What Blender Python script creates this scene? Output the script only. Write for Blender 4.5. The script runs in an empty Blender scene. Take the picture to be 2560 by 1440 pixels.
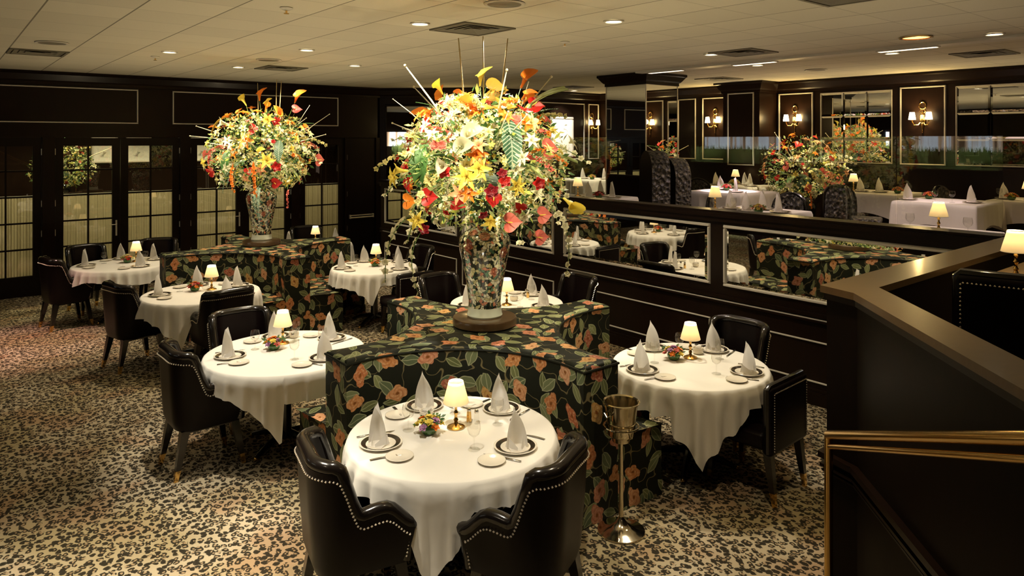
import bpy, math, random
from mathutils import Vector, Matrix
sc = bpy.context.scene
COL = sc.collection
PI = math.pi
# ------------------------------------------------------------------ camera
F_PX, CAM_H, HOR = 1765.0, 2.47, 348.0
TH = math.atan(1440.0 / F_PX)
S_, C_ = math.sin(TH), math.cos(TH)
cd = bpy.data.cameras.new('camera'); cam = bpy.data.objects.new('camera', cd); COL.objects.link(cam)
cam.location = (0, 0, CAM_H); cam.rotation_euler = (PI / 2, 0, -TH)
cd.sensor_width = 36.0; cd.lens = 36.0 * F_PX / 2560.0; cd.shift_y = -(720.0 - HOR) / 2560.0
cd.clip_start = 0.05; cd.clip_end = 100
sc.camera = cam
# ------------------------------------------------------------------ world, exposure
w = bpy.data.worlds.new('world'); sc.world = w; w.use_nodes = True
w.node_tree.nodes['Background'].inputs[0].default_value = (0.02, 0.017, 0.013, 1)
w.node_tree.nodes['Background'].inputs[1].default_value = 0.3
vs = sc.view_settings
vs.view_transform = 'Standard'; vs.look = 'None'; vs.gamma = 1.0; vs.use_curve_mapping = False
vs.exposure = 0.0
cy = sc.cycles
cy.max_bounces = 8; cy.diffuse_bounces = 4; cy.glossy_bounces = 5; cy.transmission_bounces = 6; cy.transparent_max_bounces = 16
cy.caustics_reflective = False; cy.caustics_refractive = False
cy.sample_clamp_indirect = 4.0
ZC = 3.54      # ceiling
ZP = 0.88      # raised dining level
WARM = (1.0, 0.84, 0.60)
GOLD = (1.0, 0.72, 0.36)
PINK = (1.0, 0.74, 0.70)

def at(px, py, z):
    d = F_PX * (CAM_H - z) / (py - HOR); xc = (px - 1280.0) / F_PX * d
    return d * S_ + xc * C_, d * C_ - xc * S_
def ceil_at(px, py): return at(px, py, ZC)

def light_spot(name, loc, target, power, angle, color, radius=0.05, blend=0.6, parent=None):
    l = bpy.data.lights.new(name, 'SPOT'); l.energy = power; l.spot_size = math.radians(angle); l.spot_blend = blend
    l.color = color; l.shadow_soft_size = radius
    o = bpy.data.objects.new(name, l); COL.objects.link(o)
    v = Vector(target) - Vector(loc); q = v.to_track_quat('-Z', 'Y').to_euler()
    if parent is None:
        o.location = loc; o.rotation_euler = q
    else:
        o.parent = parent; o.location = Vector(loc) - parent.location; o.rotation_euler = q
    return o
def light_point(name, loc, power, color, radius=0.03, parent=None):
    l = bpy.data.lights.new(name, 'POINT'); l.energy = power; l.color = color; l.shadow_soft_size = radius
    o = bpy.data.objects.new(name, l); COL.objects.link(o); o.location = loc
    if parent: o.parent = parent
    return o

K = 1.6     # overall lamp level
UPW = 54     # light thrown up through the open top of each table lamp
# accent spots trained on the two flower pieces and the star banquettes
light_spot('accent_spotlight', (1.75, 3.05, 3.46), (3.05, 4.2, 2.35), 215*K, 40, (1, .90, .62), .05)
light_spot('accent_spotlight', (1.6, 8.0, 3.46), (3.3, 9.5, 2.3), 130*K, 40, (1, .90, .62), .05)
light_spot('accent_spotlight', (2.35, 4.55, 3.46), (3.15, 4.4, 2.3), 200*K, 46, (1, .88, .58), .05)
light_spot('accent_spotlight', (3.2, 3.15, 3.46), (3.3, 4.4, 2.1), 70*K, 50, (1, .86, .56), .05)
light_spot('accent_spotlight', (3.9, 5.2, 3.46), (3.4, 4.42, 1.9), 100*K, 60, (1, .86, .56), .05)
light_spot('accent_spotlight', (2.6, 9.3, 3.46), (3.4, 9.7, 2.2), 170*K, 56, (1, .88, .58), .05)
light_spot('accent_spotlight', (3.9, 9.0, 3.46), (3.5, 9.7, 2.1), 110*K, 56, (1, .88, .58), .05)
light_spot('accent_spotlight', (4.75, 3.35, 3.46), (3.75, 4.15, 1.02), 75*K, 40, (1, .88, .62), .04, .8)
light_spot('accent_spotlight', (2.0, 3.4, 3.46), (2.75, 4.15, 1.02), 60*K, 36, (1, .88, .62), .04, .8)
light_spot('accent_spotlight', (2.3, 10.4, 3.46), (3.2, 9.7, 1.02), 70*K, 40, (1, .88, .62), .04, .8)
# added spots without fixtures, behind and beside the frame, to brighten the room
for x, y, p in ((-1.5, 2.2, 50), (-1.6, 5.2, 12), (-1.6, 8.4, 15), (-1.5, 11.2, 30), (0.9, -1.2, 40), (-2, -1.5, 40)):
    light_spot('added_room_fill', (x, y, 3.5), (x, y, 0), p*K, 120, WARM, .08)
# downlights over the carpet and tables (fixtures at the same spots further down)
DOWN = []   # (px, py, power, angle, colour, label)
def add_down(px, py, power, angle, color, label): DOWN.append((px, py, power, angle, color, label))
add_down(1050, 58, 110, 112, WARM, 'round recessed ceiling light left of the dark square vent above the near flowers')
add_down(1534, 52, 110, 112, WARM, 'round recessed ceiling light right of the dark square vent above the near flowers')
add_down(424, 129, 75, 112, WARM, 'recessed ceiling light over the carpet before the left french doors')
add_down(767, 124, 150, 112, WARM, 'brightest recessed ceiling light, glaring above and right of the rear flowers')
add_down(596, 167, 90, 112, WARM, 'small recessed ceiling light left of the square vent above the rear flowers')
add_down(887, 163, 90, 112, WARM, 'small recessed ceiling light right of the square vent above the rear flowers')
add_down(2230, 132, 80, 100, PINK, 'recessed ceiling light above the large paned wall mirror at right')
add_down(1894, 162, 60, 105, PINK, 'recessed ceiling light right of the mirrored column on upper level')
add_down(2486, 84, 80, 105, PINK, 'recessed ceiling light nearest the right edge over the upper level')
add_down(1778, 135, 60, 105, PINK, 'small recessed ceiling light left of the grey vent over upper level')
add_down(1435, 226, 90, 90, WARM, 'recessed ceiling light close to the back wall above the framed picture')
# extra lamps that fall on what the photograph shows lit
light_spot('table_spotlight', (3.75, 4.75, 3.48), (2.05, 3.2, .75), 380*K, 44, (1, .91, .75), .02, .3)
light_spot('table_spotlight', (1.55, 2.7, 3.48), (2.2, 3.3, .75), 150*K, 50, (1, .91, .75), .05, .35)
light_spot('table_spotlight', (1.5, 5.2, 3.48), (2.15, 5.55, .75), 190*K, 50, (1, .91, .75), .04, .4)
light_spot('table_spotlight', (5.0, 3.9, 3.48), (4.5, 3.3, .75), 90*K, 56, (1, .91, .75), .04, .5)
light_spot('table_spotlight', (4.7, 6.3, 3.48), (4.6, 5.8, .75), 90*K, 56, (1, .82, .55), .04, .5)
light_spot('carpet_spotlight', (.45, 3.5, 3.48), (.62, 3.8, 0), 640*K, 60, (1, .88, .68), .06, .9)
light_spot('carpet_spotlight', (2.9, 1.7, 3.48), (3.0, 2.1, 0), 90*K, 70, (1, .80, .52), .06, .9)
light_spot('carpet_spotlight', (.45, 10.2, 3.48), (.62, 10.2, 0), 330*K, 46, (1, .52, .46), .05, 1.0)
for i, (x, y, p) in enumerate(((9.95, 6.65, 330), (10.6, 3.75, 70))):
    light_spot('upper_spotlight', (x - .3, y - .3, 3.48), (x, y, 1.6), p*K, 30, (1, .72, .80), .04, .5)
light_spot('upper_spotlight', (10.3, 5.5, 3.48), (11.3, 6.2, 2.1), 190*K, 50, (1, .85, .55), .05)
light_spot('upper_spotlight', (10.2, 9.2, 3.48), (10.6, 9.8, 1.9), 120*K, 60, (1, .85, .55), .05)
light_spot('picture_spotlight', (10.75, 11.1, 3.46), (11.0, 11.7, 2.6), 60*K, 70, (1, .95, .85), .03)
light_spot('booth_downlight', (4.2, 0.2, 3.5), (3.6, 1.0, 1.7), 16*K, 90, (1, .74, .36), .06)
light_spot('booth_downlight', (5.2, 2.2, 3.5), (4.9, 1.7, 1.7), 32*K, 80, (1, .74, .36), .06)

# ------------------------------------------------------------------ helpers
class MB:
    def __init__(s): s.v = []; s.f = []; s.uv = {}; s.mi = {}
    def add(s, verts, faces, uvs=None, mi=0):
        b = len(s.v); s.v += [tuple(x) for x in verts]
        for i, f in enumerate(faces):
            s.f.append([b + k for k in f])
            if uvs is not None: s.uv[len(s.f) - 1] = uvs[i]
            if mi: s.mi[len(s.f) - 1] = mi
        return s
    def box(s, x0, x1, y0, y1, z0, z1, mi=0):
        v = [(x0, y0, z0), (x1, y0, z0), (x1, y1, z0), (x0, y1, z0), (x0, y0, z1), (x1, y0, z1), (x1, y1, z1), (x0, y1, z1)]
        return s.add(v, [(0, 3, 2, 1), (4, 5, 6, 7), (0, 1, 5, 4), (1, 2, 6, 5), (2, 3, 7, 6), (3, 0, 4, 7)], mi=mi)
    def rbox(s, x0, x1, y0, y1, z0, z1, r):
        """soft-edged cushion box: stacked rounded-rectangle rings"""
        rings = []
        nz = 4
        prof = [(r * (1 - math.cos(a)), r * (1 - math.sin(a))) for a in [PI / 2 * i / nz for i in range(nz + 1)]]
        # from bottom outward, then up
        lv = [(r - r * math.sin(PI / 2 * i / nz), z0 + r - r * math.cos(PI / 2 * i / nz)) for i in range(nz + 1)]
        lv += [(r - r * math.cos(PI / 2 * i / nz), z1 - r + r * math.sin(PI / 2 * i / nz)) for i in range(nz + 1)]
        nc = 4
        for ins, z in lv:
            ring = []
            for cx, cyy, a0 in ((x1 - r, y1 - r, 0), (x0 + r, y1 - r, PI / 2), (x0 + r, y0 + r, PI), (x1 - r, y0 + r, 1.5 * PI)):
                for k in range(nc + 1):
                    a = a0 + PI / 2 * k / nc; rr = max(r - ins, 0.0005)
                    ring.append((cx + rr * math.cos(a), cyy + rr * math.sin(a), z))
            rings.append(ring)
        return s.rings(rings, True, True)
    def rings(s, rings, cap0=False, cap1=False, closed=True):
        n = len(rings[0]); v = [p for r in rings for p in r]; f = []
        m = n if closed else n - 1
        for i in range(len(rings) - 1):
            for k in range(m):
                k2 = (k + 1) % n
                f.append((i * n + k, i * n + k2, (i + 1) * n + k2, (i + 1) * n + k))
        if cap0: f.append(tuple(range(n - 1, -1, -1)))
        if cap1: f.append(tuple((len(rings) - 1) * n + k for k in range(n)))
        return s.add(v, f)
    def lathe(s, prof, n=20, c=(0, 0, 0), cap0=False, cap1=False):
        rings = [[(c[0] + r * math.cos(2 * PI * k / n), c[1] + r * math.sin(2 * PI * k / n), c[2] + z) for k in range(n)] for r, z in prof]
        return s.rings(rings, cap0, cap1)
    def tube(s, pts, r, n=8, caps=True, closed=False):
        pts = [Vector(p) for p in pts]; rr = r if isinstance(r, (list, tuple)) else [r] * len(pts)
        rings = []; up = None
        for i, p in enumerate(pts):
            if closed: t = pts[(i + 1) % len(pts)] - pts[i - 1]
            else: t = (pts[min(i + 1, len(pts) - 1)] - pts[max(i - 1, 0)])
            t = t.normalized() if t.length > 1e-9 else Vector((0, 0, 1))
            if up is None:
                up = Vector((0, 0, 1)) if abs(t.z) < .9 else Vector((1, 0, 0))
            a = t.cross(up)
            if a.length < 1e-6: a = t.orthogonal()
            a.normalize(); b = a.cross(t).normalized(); up = b
            rings.append([tuple(p + rr[i] * (math.cos(2 * PI * k / n) * a + math.sin(2 * PI * k / n) * b)) for k in range(n)])
        if closed: rings.append(rings[0])
        return s.rings(rings, caps and not closed, caps and not closed)
    def sphere(s, c, r, n=8, m=5, sz=1.0):
        prof = [(r * math.sin(PI * i / m), -r * sz * math.cos(PI * i / m)) for i in range(m + 1)]
        prof[0] = (r * .02, prof[0][1]); prof[-1] = (r * .02, prof[-1][1])
        return s.lathe(prof, n, c, True, True)
    def stud(s, c, r):
        x, y, z = c
        v = [(x + r, y, z), (x, y + r, z), (x - r, y, z), (x, y - r, z), (x, y, z + r), (x, y, z - r)]
        return s.add(v, [(0, 1, 4), (1, 2, 4), (2, 3, 4), (3, 0, 4), (1, 0, 5), (2, 1, 5), (3, 2, 5), (0, 3, 5)])
    def prism(s, poly, z0, z1, cap=True):
        n = len(poly)
        v = [(x, y, z0) for x, y in poly] + [(x, y, z1) for x, y in poly]
        f = [(k, (k + 1) % n, n + (k + 1) % n, n + k) for k in range(n)]
        if cap: f += [tuple(range(n - 1, -1, -1)), tuple(range(n, 2 * n))]
        return s.add(v, f)
    def grid(s, pts):   # pts[i][j]
        n = len(pts[0]); v = [p for r in pts for p in r]
        return s.add(v, [(i * n + j, i * n + j + 1, (i + 1) * n + j + 1, (i + 1) * n + j) for i in range(len(pts) - 1) for j in range(n - 1)])
    def mesh(s, name, mats, smooth=True):
        me = bpy.data.meshes.new(name); me.from_pydata(s.v, [], s.f)
        for m in (mats if isinstance(mats, (list, tuple)) else [mats]): me.materials.append(m)
        if s.uv:
            uvl = me.uv_layers.new(name='UVMap')
            for i, p in enumerate(me.polygons):
                u = s.uv.get(i)
                for k, li in enumerate(p.loop_indices):
                    uvl.data[li].uv = u[k] if u else (me.vertices[p.vertices[k]].co.x, me.vertices[p.vertices[k]].co.y)
        for i, m in s.mi.items(): me.polygons[i].material_index = m
        if smooth:
            me.polygons.foreach_set('use_smooth', [True] * len(me.polygons))
        me.update()
        return me
    def build(s, name, mats, parent=None, smooth=True, auto=True):
        me = s.mesh(name, mats, smooth)
        if smooth and auto: me.set_sharp_from_angle(angle=math.radians(40))
        return put(name, me, parent)
def put(name, me, parent=None, loc=(0, 0, 0), rot=(0, 0, 0), scale=None):
    o = bpy.data.objects.new(name, me); COL.objects.link(o)
    o.location = loc; o.rotation_euler = rot
    if scale is not None: o.scale = scale
    if parent: o.parent = parent
    return o
def thing(name, label, cat, loc=(0, 0, 0), rz=0, group=None):
    o = bpy.data.objects.new(name, None); COL.objects.link(o); o.empty_display_size = .1
    o.location = loc; o.rotation_euler = (0, 0, rz); return tag(o, label, cat, group)
def tag(o, label, cat, group=None):
    o['label'] = label; o['category'] = cat
    if group: o['group'] = group
    return o
def struct(name, mb, m, parent=None, smooth=False):
    o = mb.build(name, m, parent, smooth)
    if parent is None: o['kind'] = 'structure'
    return o
CH = {}
def kids(o): return [c for c in bpy.data.objects if c.parent == o]
def tree_of(o):
    if o.name not in CH: CH[o.name] = [(c, kids(c)) for c in kids(o)]
    return CH[o.name]
def dup(root, loc, rz, label, group=None):
    r = root.copy(); COL.objects.link(r); r.location = loc; r.rotation_euler = (0, 0, rz); r['label'] = label
    if group: r['group'] = group
    for c, gs in tree_of(root):
        d = c.copy(); COL.objects.link(d); d.parent = r
        for g in gs:
            e = g.copy(); COL.objects.link(e); e.parent = d
    return r
def twice(proto, used, loc, rz, label, group=None):
    """first call moves the prototype itself, later calls copy it"""
    if not used:
        used.append(1); tree_of(proto); proto.location = loc; proto.rotation_euler = (0, 0, rz); proto['label'] = label
        if group: proto['group'] = group
        return proto
    return dup(proto, loc, rz, label, group)

# ------------------------------------------------------------------ materials
def mat(name, color, rough=.5, metal=0, coat=0, spec=.5, emit=None, es=0, trans=0, sheen=0):
    m = bpy.data.materials.new(name); m.use_nodes = True; b = m.node_tree.nodes['Principled BSDF']
    b.inputs['Base Color'].default_value = (*color, 1); b.inputs['Roughness'].default_value = rough
    b.inputs['Metallic'].default_value = metal; b.inputs['Coat Weight'].default_value = coat
    b.inputs['Specular IOR Level'].default_value = spec; b.inputs['Coat Roughness'].default_value = .12
    if sheen: b.inputs['Sheen Weight'].default_value = sheen
    if emit: b.inputs['Emission Color'].default_value = (*emit, 1); b.inputs['Emission Strength'].default_value = es
    return m
class N:
    """tiny node-graph writer"""
    def __init__(s, m): s.t = m.node_tree; s.b = s.t.nodes['Principled BSDF']
    def n(s, typ, **kw):
        x = s.t.nodes.new(typ)
        for k, v in kw.items(): setattr(x, k, v)
        return x
    def set(s, sock, val):
        if hasattr(val, 'links') or isinstance(val, bpy.types.NodeSocket): s.t.links.new(val, sock)
        else: sock.default_value = val
    def math(s, op, a, b=None, c=None, clamp=False):
        x = s.n('ShaderNodeMath', operation=op); x.use_clamp = clamp; s.set(x.inputs[0], a)
        if b is not None: s.set(x.inputs[1], b)
        if c is not None: s.set(x.inputs[2], c)
        return x.outputs[0]
    def vmath(s, op, a, b=None):
        x = s.n('ShaderNodeVectorMath', operation=op); s.set(x.inputs[0], a)
        if b is not None: s.set(x.inputs['Scale'] if op == 'SCALE' else x.inputs[1], b)
        return x.outputs['Value'] if op in ('LENGTH', 'DOT_PRODUCT') else x.outputs[0]
    def mix(s, fac, a, b):
        x = s.n('ShaderNodeMix', data_type='RGBA'); s.set(x.inputs['Factor'], fac); s.set(x.inputs['A'], a); s.set(x.inputs['B'], b)
        return x.outputs['Result']
    def ramp(s, fac, stops, interp='LINEAR'):
        x = s.n('ShaderNodeValToRGB'); x.color_ramp.interpolation = interp; e = x.color_ramp.elements
        while len(e) < len(stops): e.new(.5)
        for i, (p, c) in enumerate(stops): e[i].position = p; e[i].color = (*c, 1)
        s.set(x.inputs[0], fac); return x.outputs[0]
    def noise(s, vec, scale, detail=2, dist=0, rough=.5):
        x = s.n('ShaderNodeTexNoise'); s.set(x.inputs['Vector'], vec); x.inputs['Scale'].default_value = scale
        x.inputs['Detail'].default_value = detail; x.inputs['Distortion'].default_value = dist; x.inputs['Roughness'].default_value = rough
        return x.outputs['Fac'], x.outputs['Color']
    def vor(s, vec, scale, dims='3D', feat='F1', rand=1.0):
        x = s.n('ShaderNodeTexVoronoi', voronoi_dimensions=dims, feature=feat); s.set(x.inputs['Vector'], vec)
        x.inputs['Scale'].default_value = scale; x.inputs['Randomness'].default_value = rand
        return x
    def coord(s, which='Object'): return s.n('ShaderNodeTexCoord').outputs[which]
    def sep(s, v):
        x = s.n('ShaderNodeSeparateXYZ'); s.set(x.inputs[0], v); return x.outputs
    def smooth(s, v, a, b):
        x = s.n('ShaderNodeMapRange', interpolation_type='SMOOTHSTEP'); s.set(x.inputs[0], v)
        x.inputs[1].default_value = a; x.inputs[2].default_value = b; return x.outputs[0]
    def bump(s, h, strength=.2, dist=.01):
        x = s.n('ShaderNodeBump'); x.inputs['Strength'].default_value = strength; x.inputs['Distance'].default_value = dist
        s.set(x.inputs['Height'], h); s.t.links.new(x.outputs[0], s.b.inputs['Normal'])
    def base(s, c): s.set(s.b.inputs['Base Color'], c)

def translucent(m, c, f):
    g = N(m); t = g.n('ShaderNodeBsdfTranslucent'); t.inputs[0].default_value = (*c, 1)
    mx = g.n('ShaderNodeMixShader'); mx.inputs[0].default_value = f
    out = g.t.nodes['Material Output']; g.t.links.new(g.b.outputs[0], mx.inputs[1]); g.t.links.new(t.outputs[0], mx.inputs[2]); g.t.links.new(mx.outputs[0], out.inputs[0]); return m
def wood(name, c0, c1, rough=.3, coat=.25, axis=(3, 3, .6), spec=.5):
    m = mat(name, c0, rough, coat=coat, spec=spec); g = N(m); v = g.vmath('MULTIPLY', g.coord(), axis)
    f, _ = g.noise(v, 9, 4, 1.2); g.base(g.mix(f, (*c0, 1), (*c1, 1))); return m
M = {}
M['wood'] = wood('espresso_wood', (.006, .0032, .0022), (.015, .0068, .0038), .32, .03, spec=.16)
M['wood_cap'] = wood('brown_wood_cap', (.085, .048, .016), (.125, .072, .025), .33, .2)
M['wood_disc'] = wood('walnut_disc', (.05, .028, .012), (.09, .05, .02), .3, .4)
M['door'] = wood('dark_door_wood', (.005, .0028, .002), (.012, .006, .0035), .35, .03, spec=.16)
M['silver'] = mat('silver_leaf', (.78, .74, .66), .38, .3)
M['brass'] = mat('polished_brass', (.78, .50, .17), .16, 1)
M['chrome'] = mat('polished_steel', (.66, .58, .42), .12, 1)
M['steel'] = mat('cutlery_steel', (.75, .72, .66), .22, 1)
M['mirror'] = mat('mirror_glass', (.80, .80, .76), .015, 1)
M['leather'] = mat('black_leather', (.0045, .0020, .0021), .36, coat=.03, spec=.15); _g = N(M['leather']); _g.bump(_g.vor(_g.coord(), 260).outputs['Distance'], .05, .002)
M['leather_rail'] = mat('glossy_black_leather', (.007, .005, .004), .2, coat=.35, spec=.4)
M['nail'] = mat('nailhead_nickel', (.85, .76, .64), .35, 1)
M['leg'] = mat('ebony_lacquer', (.008, .006, .005), .22, coat=.4)
M['linen'] = mat('white_linen', (.80, .77, .70), .75, sheen=.15); _g = N(M['linen'])
_f, _ = _g.noise(_g.coord(), 5, 3); _g.bump(_f, .25, .02)
M['napkin'] = translucent(mat('white_napkin', (.88, .86, .83), .7, sheen=.1), (.92, .90, .86), .6)
M['china'] = mat('cream_china', (.80, .74, .62), .14, coat=.3)
M['china_rim'] = mat('black_rim_glaze', (.020, .014, .010), .12, coat=.5)
M['white'] = mat('white_paper', (.86, .85, .80), .6)
M['bulb'] = mat('lit_lens', (1, .95, .85), .4, emit=(1, .86, .62), es=9)
M['bulb_gold'] = mat('golden_lens', (1, .8, .5), .4, emit=(1, .62, .22), es=1.6)
M['slot'] = mat('slot_lens', (1, .9, .8), .4, emit=(1, .82, .60), es=2.2)
M['candle'] = mat('lit_candle_shade', (1, .95, .8), .4, emit=(1, .80, .42), es=9)
M['ceil_metal'] = mat('olive_grille', (.17, .155, .115), .6)
M['ceil_white'] = mat('white_enamel', (.62, .59, .52), .5)
M['green_bowl'] = mat('green_glass_bowl', (.05, .14, .03), .08, coat=.5)
M['moss'] = mat('dark_moss', (.02, .035, .012), .9)
M['celadon'] = mat('pale_glazed_foot', (.62, .64, .52), .1, coat=.6)
M['black_vase'] = mat('black_glaze', (.01, .01, .011), .1, coat=.6)
M['art'] = mat('pale_artwork', (.85, .83, .76), .5)
_g = N(M['art']); _v = _g.coord(); _f, _ = _g.noise(_v, 7, 4, .8); _g.base(_g.ramp(_f, [(.34, (.30, .30, .26)), (.42, (.85, .83, .76))]))
M['tan_wood'] = wood('tan_table_wood', (.30, .19, .085), (.38, .25, .12), .4, .2)
M['dark'] = mat('dark_cloth', (.012, .011, .010), .7)
def shade_mat():
    m = mat('cream_lampshade', (.85, .74, .50), .8, emit=(1, .76, .40), es=.34); g = N(m)
    t = g.n('ShaderNodeBsdfTranslucent'); t.inputs[0].default_value = (.9, .74, .48, 1)
    mx = g.n('ShaderNodeMixShader'); mx.inputs[0].default_value = .4
    out = g.t.nodes['Material Output']; g.t.links.new(g.b.outputs[0], mx.inputs[1]); g.t.links.new(t.outputs[0], mx.inputs[2]); g.t.links.new(mx.outputs[0], out.inputs[0])
    return m
M['shade'] = shade_mat()
def glass_mat(name, tint=(1, 1, 1), rough=0.0, boost=1.0):
    m = bpy.data.materials.new(name); m.use_nodes = True; t = m.node_tree; t.nodes.remove(t.nodes['Principled BSDF'])
    tr = t.nodes.new('ShaderNodeBsdfTransparent'); tr.inputs[0].default_value = (*tint, 1)
    gl = t.nodes.new('ShaderNodeBsdfGlossy'); gl.inputs['Roughness'].default_value = rough
    lw = t.nodes.new('ShaderNodeLayerWeight'); lw.inputs[0].default_value = .5
    pw = t.nodes.new('ShaderNodeMath'); pw.operation = 'POWER'; pw.inputs[1].default_value = 4.5
    mu = t.nodes.new('ShaderNodeMath'); mu.operation = 'MULTIPLY_ADD'; mu.inputs[1].default_value = .7 * boost; mu.inputs[2].default_value = .055 * boost; mu.use_clamp = True
    t.links.new(lw.outputs['Facing'], pw.inputs[0]); t.links.new(pw.outputs[0], mu.inputs[0])
    mx = t.nodes.new('ShaderNodeMixShader')
    t.links.new(mu.outputs[0], mx.inputs[0]); t.links.new(tr.outputs[0], mx.inputs[1]); t.links.new(gl.outputs[0], mx.inputs[2])
    t.links.new(mx.outputs[0], t.nodes['Material Output'].inputs[0]); return m
M['glass'] = glass_mat('clear_glass', (.97, .98, .97), 0, 1.0)
M['pane'] = glass_mat('door_glass', (.93, .94, .90), 0, 1.6)
M['crystal'] = glass_mat('drinking_glass', (.985, .985, .975), .02, .9)
def curtain_mat():
    m = mat('sheer_curtain', (.60, .54, .36), .9); g = N(m)
    t = g.n('ShaderNodeBsdfTranslucent'); t.inputs[0].default_value = (.62, .55, .36, 1)
    mx = g.n('ShaderNodeMixShader'); mx.inputs[0].default_value = .5
    out = g.t.nodes['Material Output']; g.t.links.new(g.b.outputs[0], mx.inputs[1]); g.t.links.new(t.outputs[0], mx.inputs[2]); g.t.links.new(mx.outputs[0], out.inputs[0])
    return m
M['curtain'] = curtain_mat()
def carpet_mat():
    m = mat('leopard_carpet', (.4, .3, .2), .95, spec=.1); g = N(m); v = g.coord()
    _, nc = g.noise(v, 16, 2); d = g.vmath('ADD', v, g.vmath('SCALE', g.vmath('SUBTRACT', nc, (.5, .5, .5)), .045))
    vo = g.vor(g.vmath('MULTIPLY', d, (1.0, .82, 1)), 26, '2D', 'F1', .9); dist = vo.outputs['Distance']
    _, n2 = g.noise(v, 55, 2); n2s = g.sep(n2)[0]
    dd = g.math('ADD', dist, g.math('MULTIPLY', g.math('SUBTRACT', n2s, .5), .26))
    ring = g.math('MULTIPLY', g.smooth(dd, .13, .22), g.math('SUBTRACT', 1, g.smooth(dd, .42, .50)))
    n3, _ = g.noise(v, 30, 1); solid = g.math('MULTIPLY', g.math('GREATER_THAN', g.sep(vo.outputs['Color'])[0], .62), g.math('SUBTRACT', 1, g.smooth(dd, .30, .40)))
    ring = g.math('MULTIPLY', ring, g.smooth(n3, .36, .44)); ring = g.math('MAXIMUM', ring, solid)
    inner = g.math('SUBTRACT', 1, g.smooth(dd, .22, .34))
    big, _ = g.noise(v, 1.1, 2)
    big2, _ = g.noise(g.vmath('ADD', v, (7.3, 2.1, 0)), 2.3, 2)
    tan = g.mix(g.smooth(big, .40, .62), (.45, .385, .265, 1), (.33, .27, .145, 1)); tan = g.mix(g.math('MULTIPLY', g.smooth(big2, .50, .66), .7), tan, (.33, .20, .11, 1))
    n4, _ = g.noise(v, 190, 1)
    tan = g.mix(g.math('MULTIPLY', n4, .35), tan, (.22, .15, .09, 1))
    c = g.mix(g.math('MULTIPLY', inner, .6), tan, (.24, .15, .075, 1))
    c = g.mix(g.math('MULTIPLY', ring, .96), c, (.016, .014, .009, 1))
    g.base(c); g.bump(n4, .4, .006); return m
M['carpet'] = carpet_mat()
def ceiling_mat():
    m = mat('ceiling_tiles', (.66, .62, .54), .9, spec=.2); g = N(m); x, y, z = g.sep(g.coord())
    def line(c, off, wd):
        t = g.math('FRACT', g.math('DIVIDE', g.math('SUBTRACT', c, off), .61))
        e = g.math('MINIMUM', t, g.math('SUBTRACT', 1, t)); return g.math('SUBTRACT', 1, g.smooth(e, wd * .5, wd))
    lx, ly = line(x, .055, .014), line(y, .35, .010)
    f, _ = g.noise(g.coord(), 120, 2)
    cell = g.n('ShaderNodeTexWhiteNoise', noise_dimensions='2D')
    sn = g.n('ShaderNodeVectorMath', operation='SNAP'); g.set(sn.inputs[0], g.vmath('SUBTRACT', g.coord(), (.055, .35, 0))); sn.inputs[1].default_value = (.61, .61, 10)
    g.set(cell.inputs['Vector'], sn.outputs[0])
    tone = g.math('ADD', .92, g.math('MULTIPLY', cell.outputs['Value'], .10))
    c = g.mix(f, (.68, .64, .52, 1), (.60, .565, .455, 1))
    c = g.vmath('SCALE', c, tone)
    c = g.mix(g.math('MULTIPLY', lx, .82), c, (.13, .115, .085, 1)); c = g.mix(g.math('MULTIPLY', ly, .45), c, (.2, .18, .14, 1)); g.base(c)
    g.bump(g.math('SUBTRACT', 1, g.math('MAXIMUM', lx, ly)), .3, .01); return m
M['ceiling'] = ceiling_mat()
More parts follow.
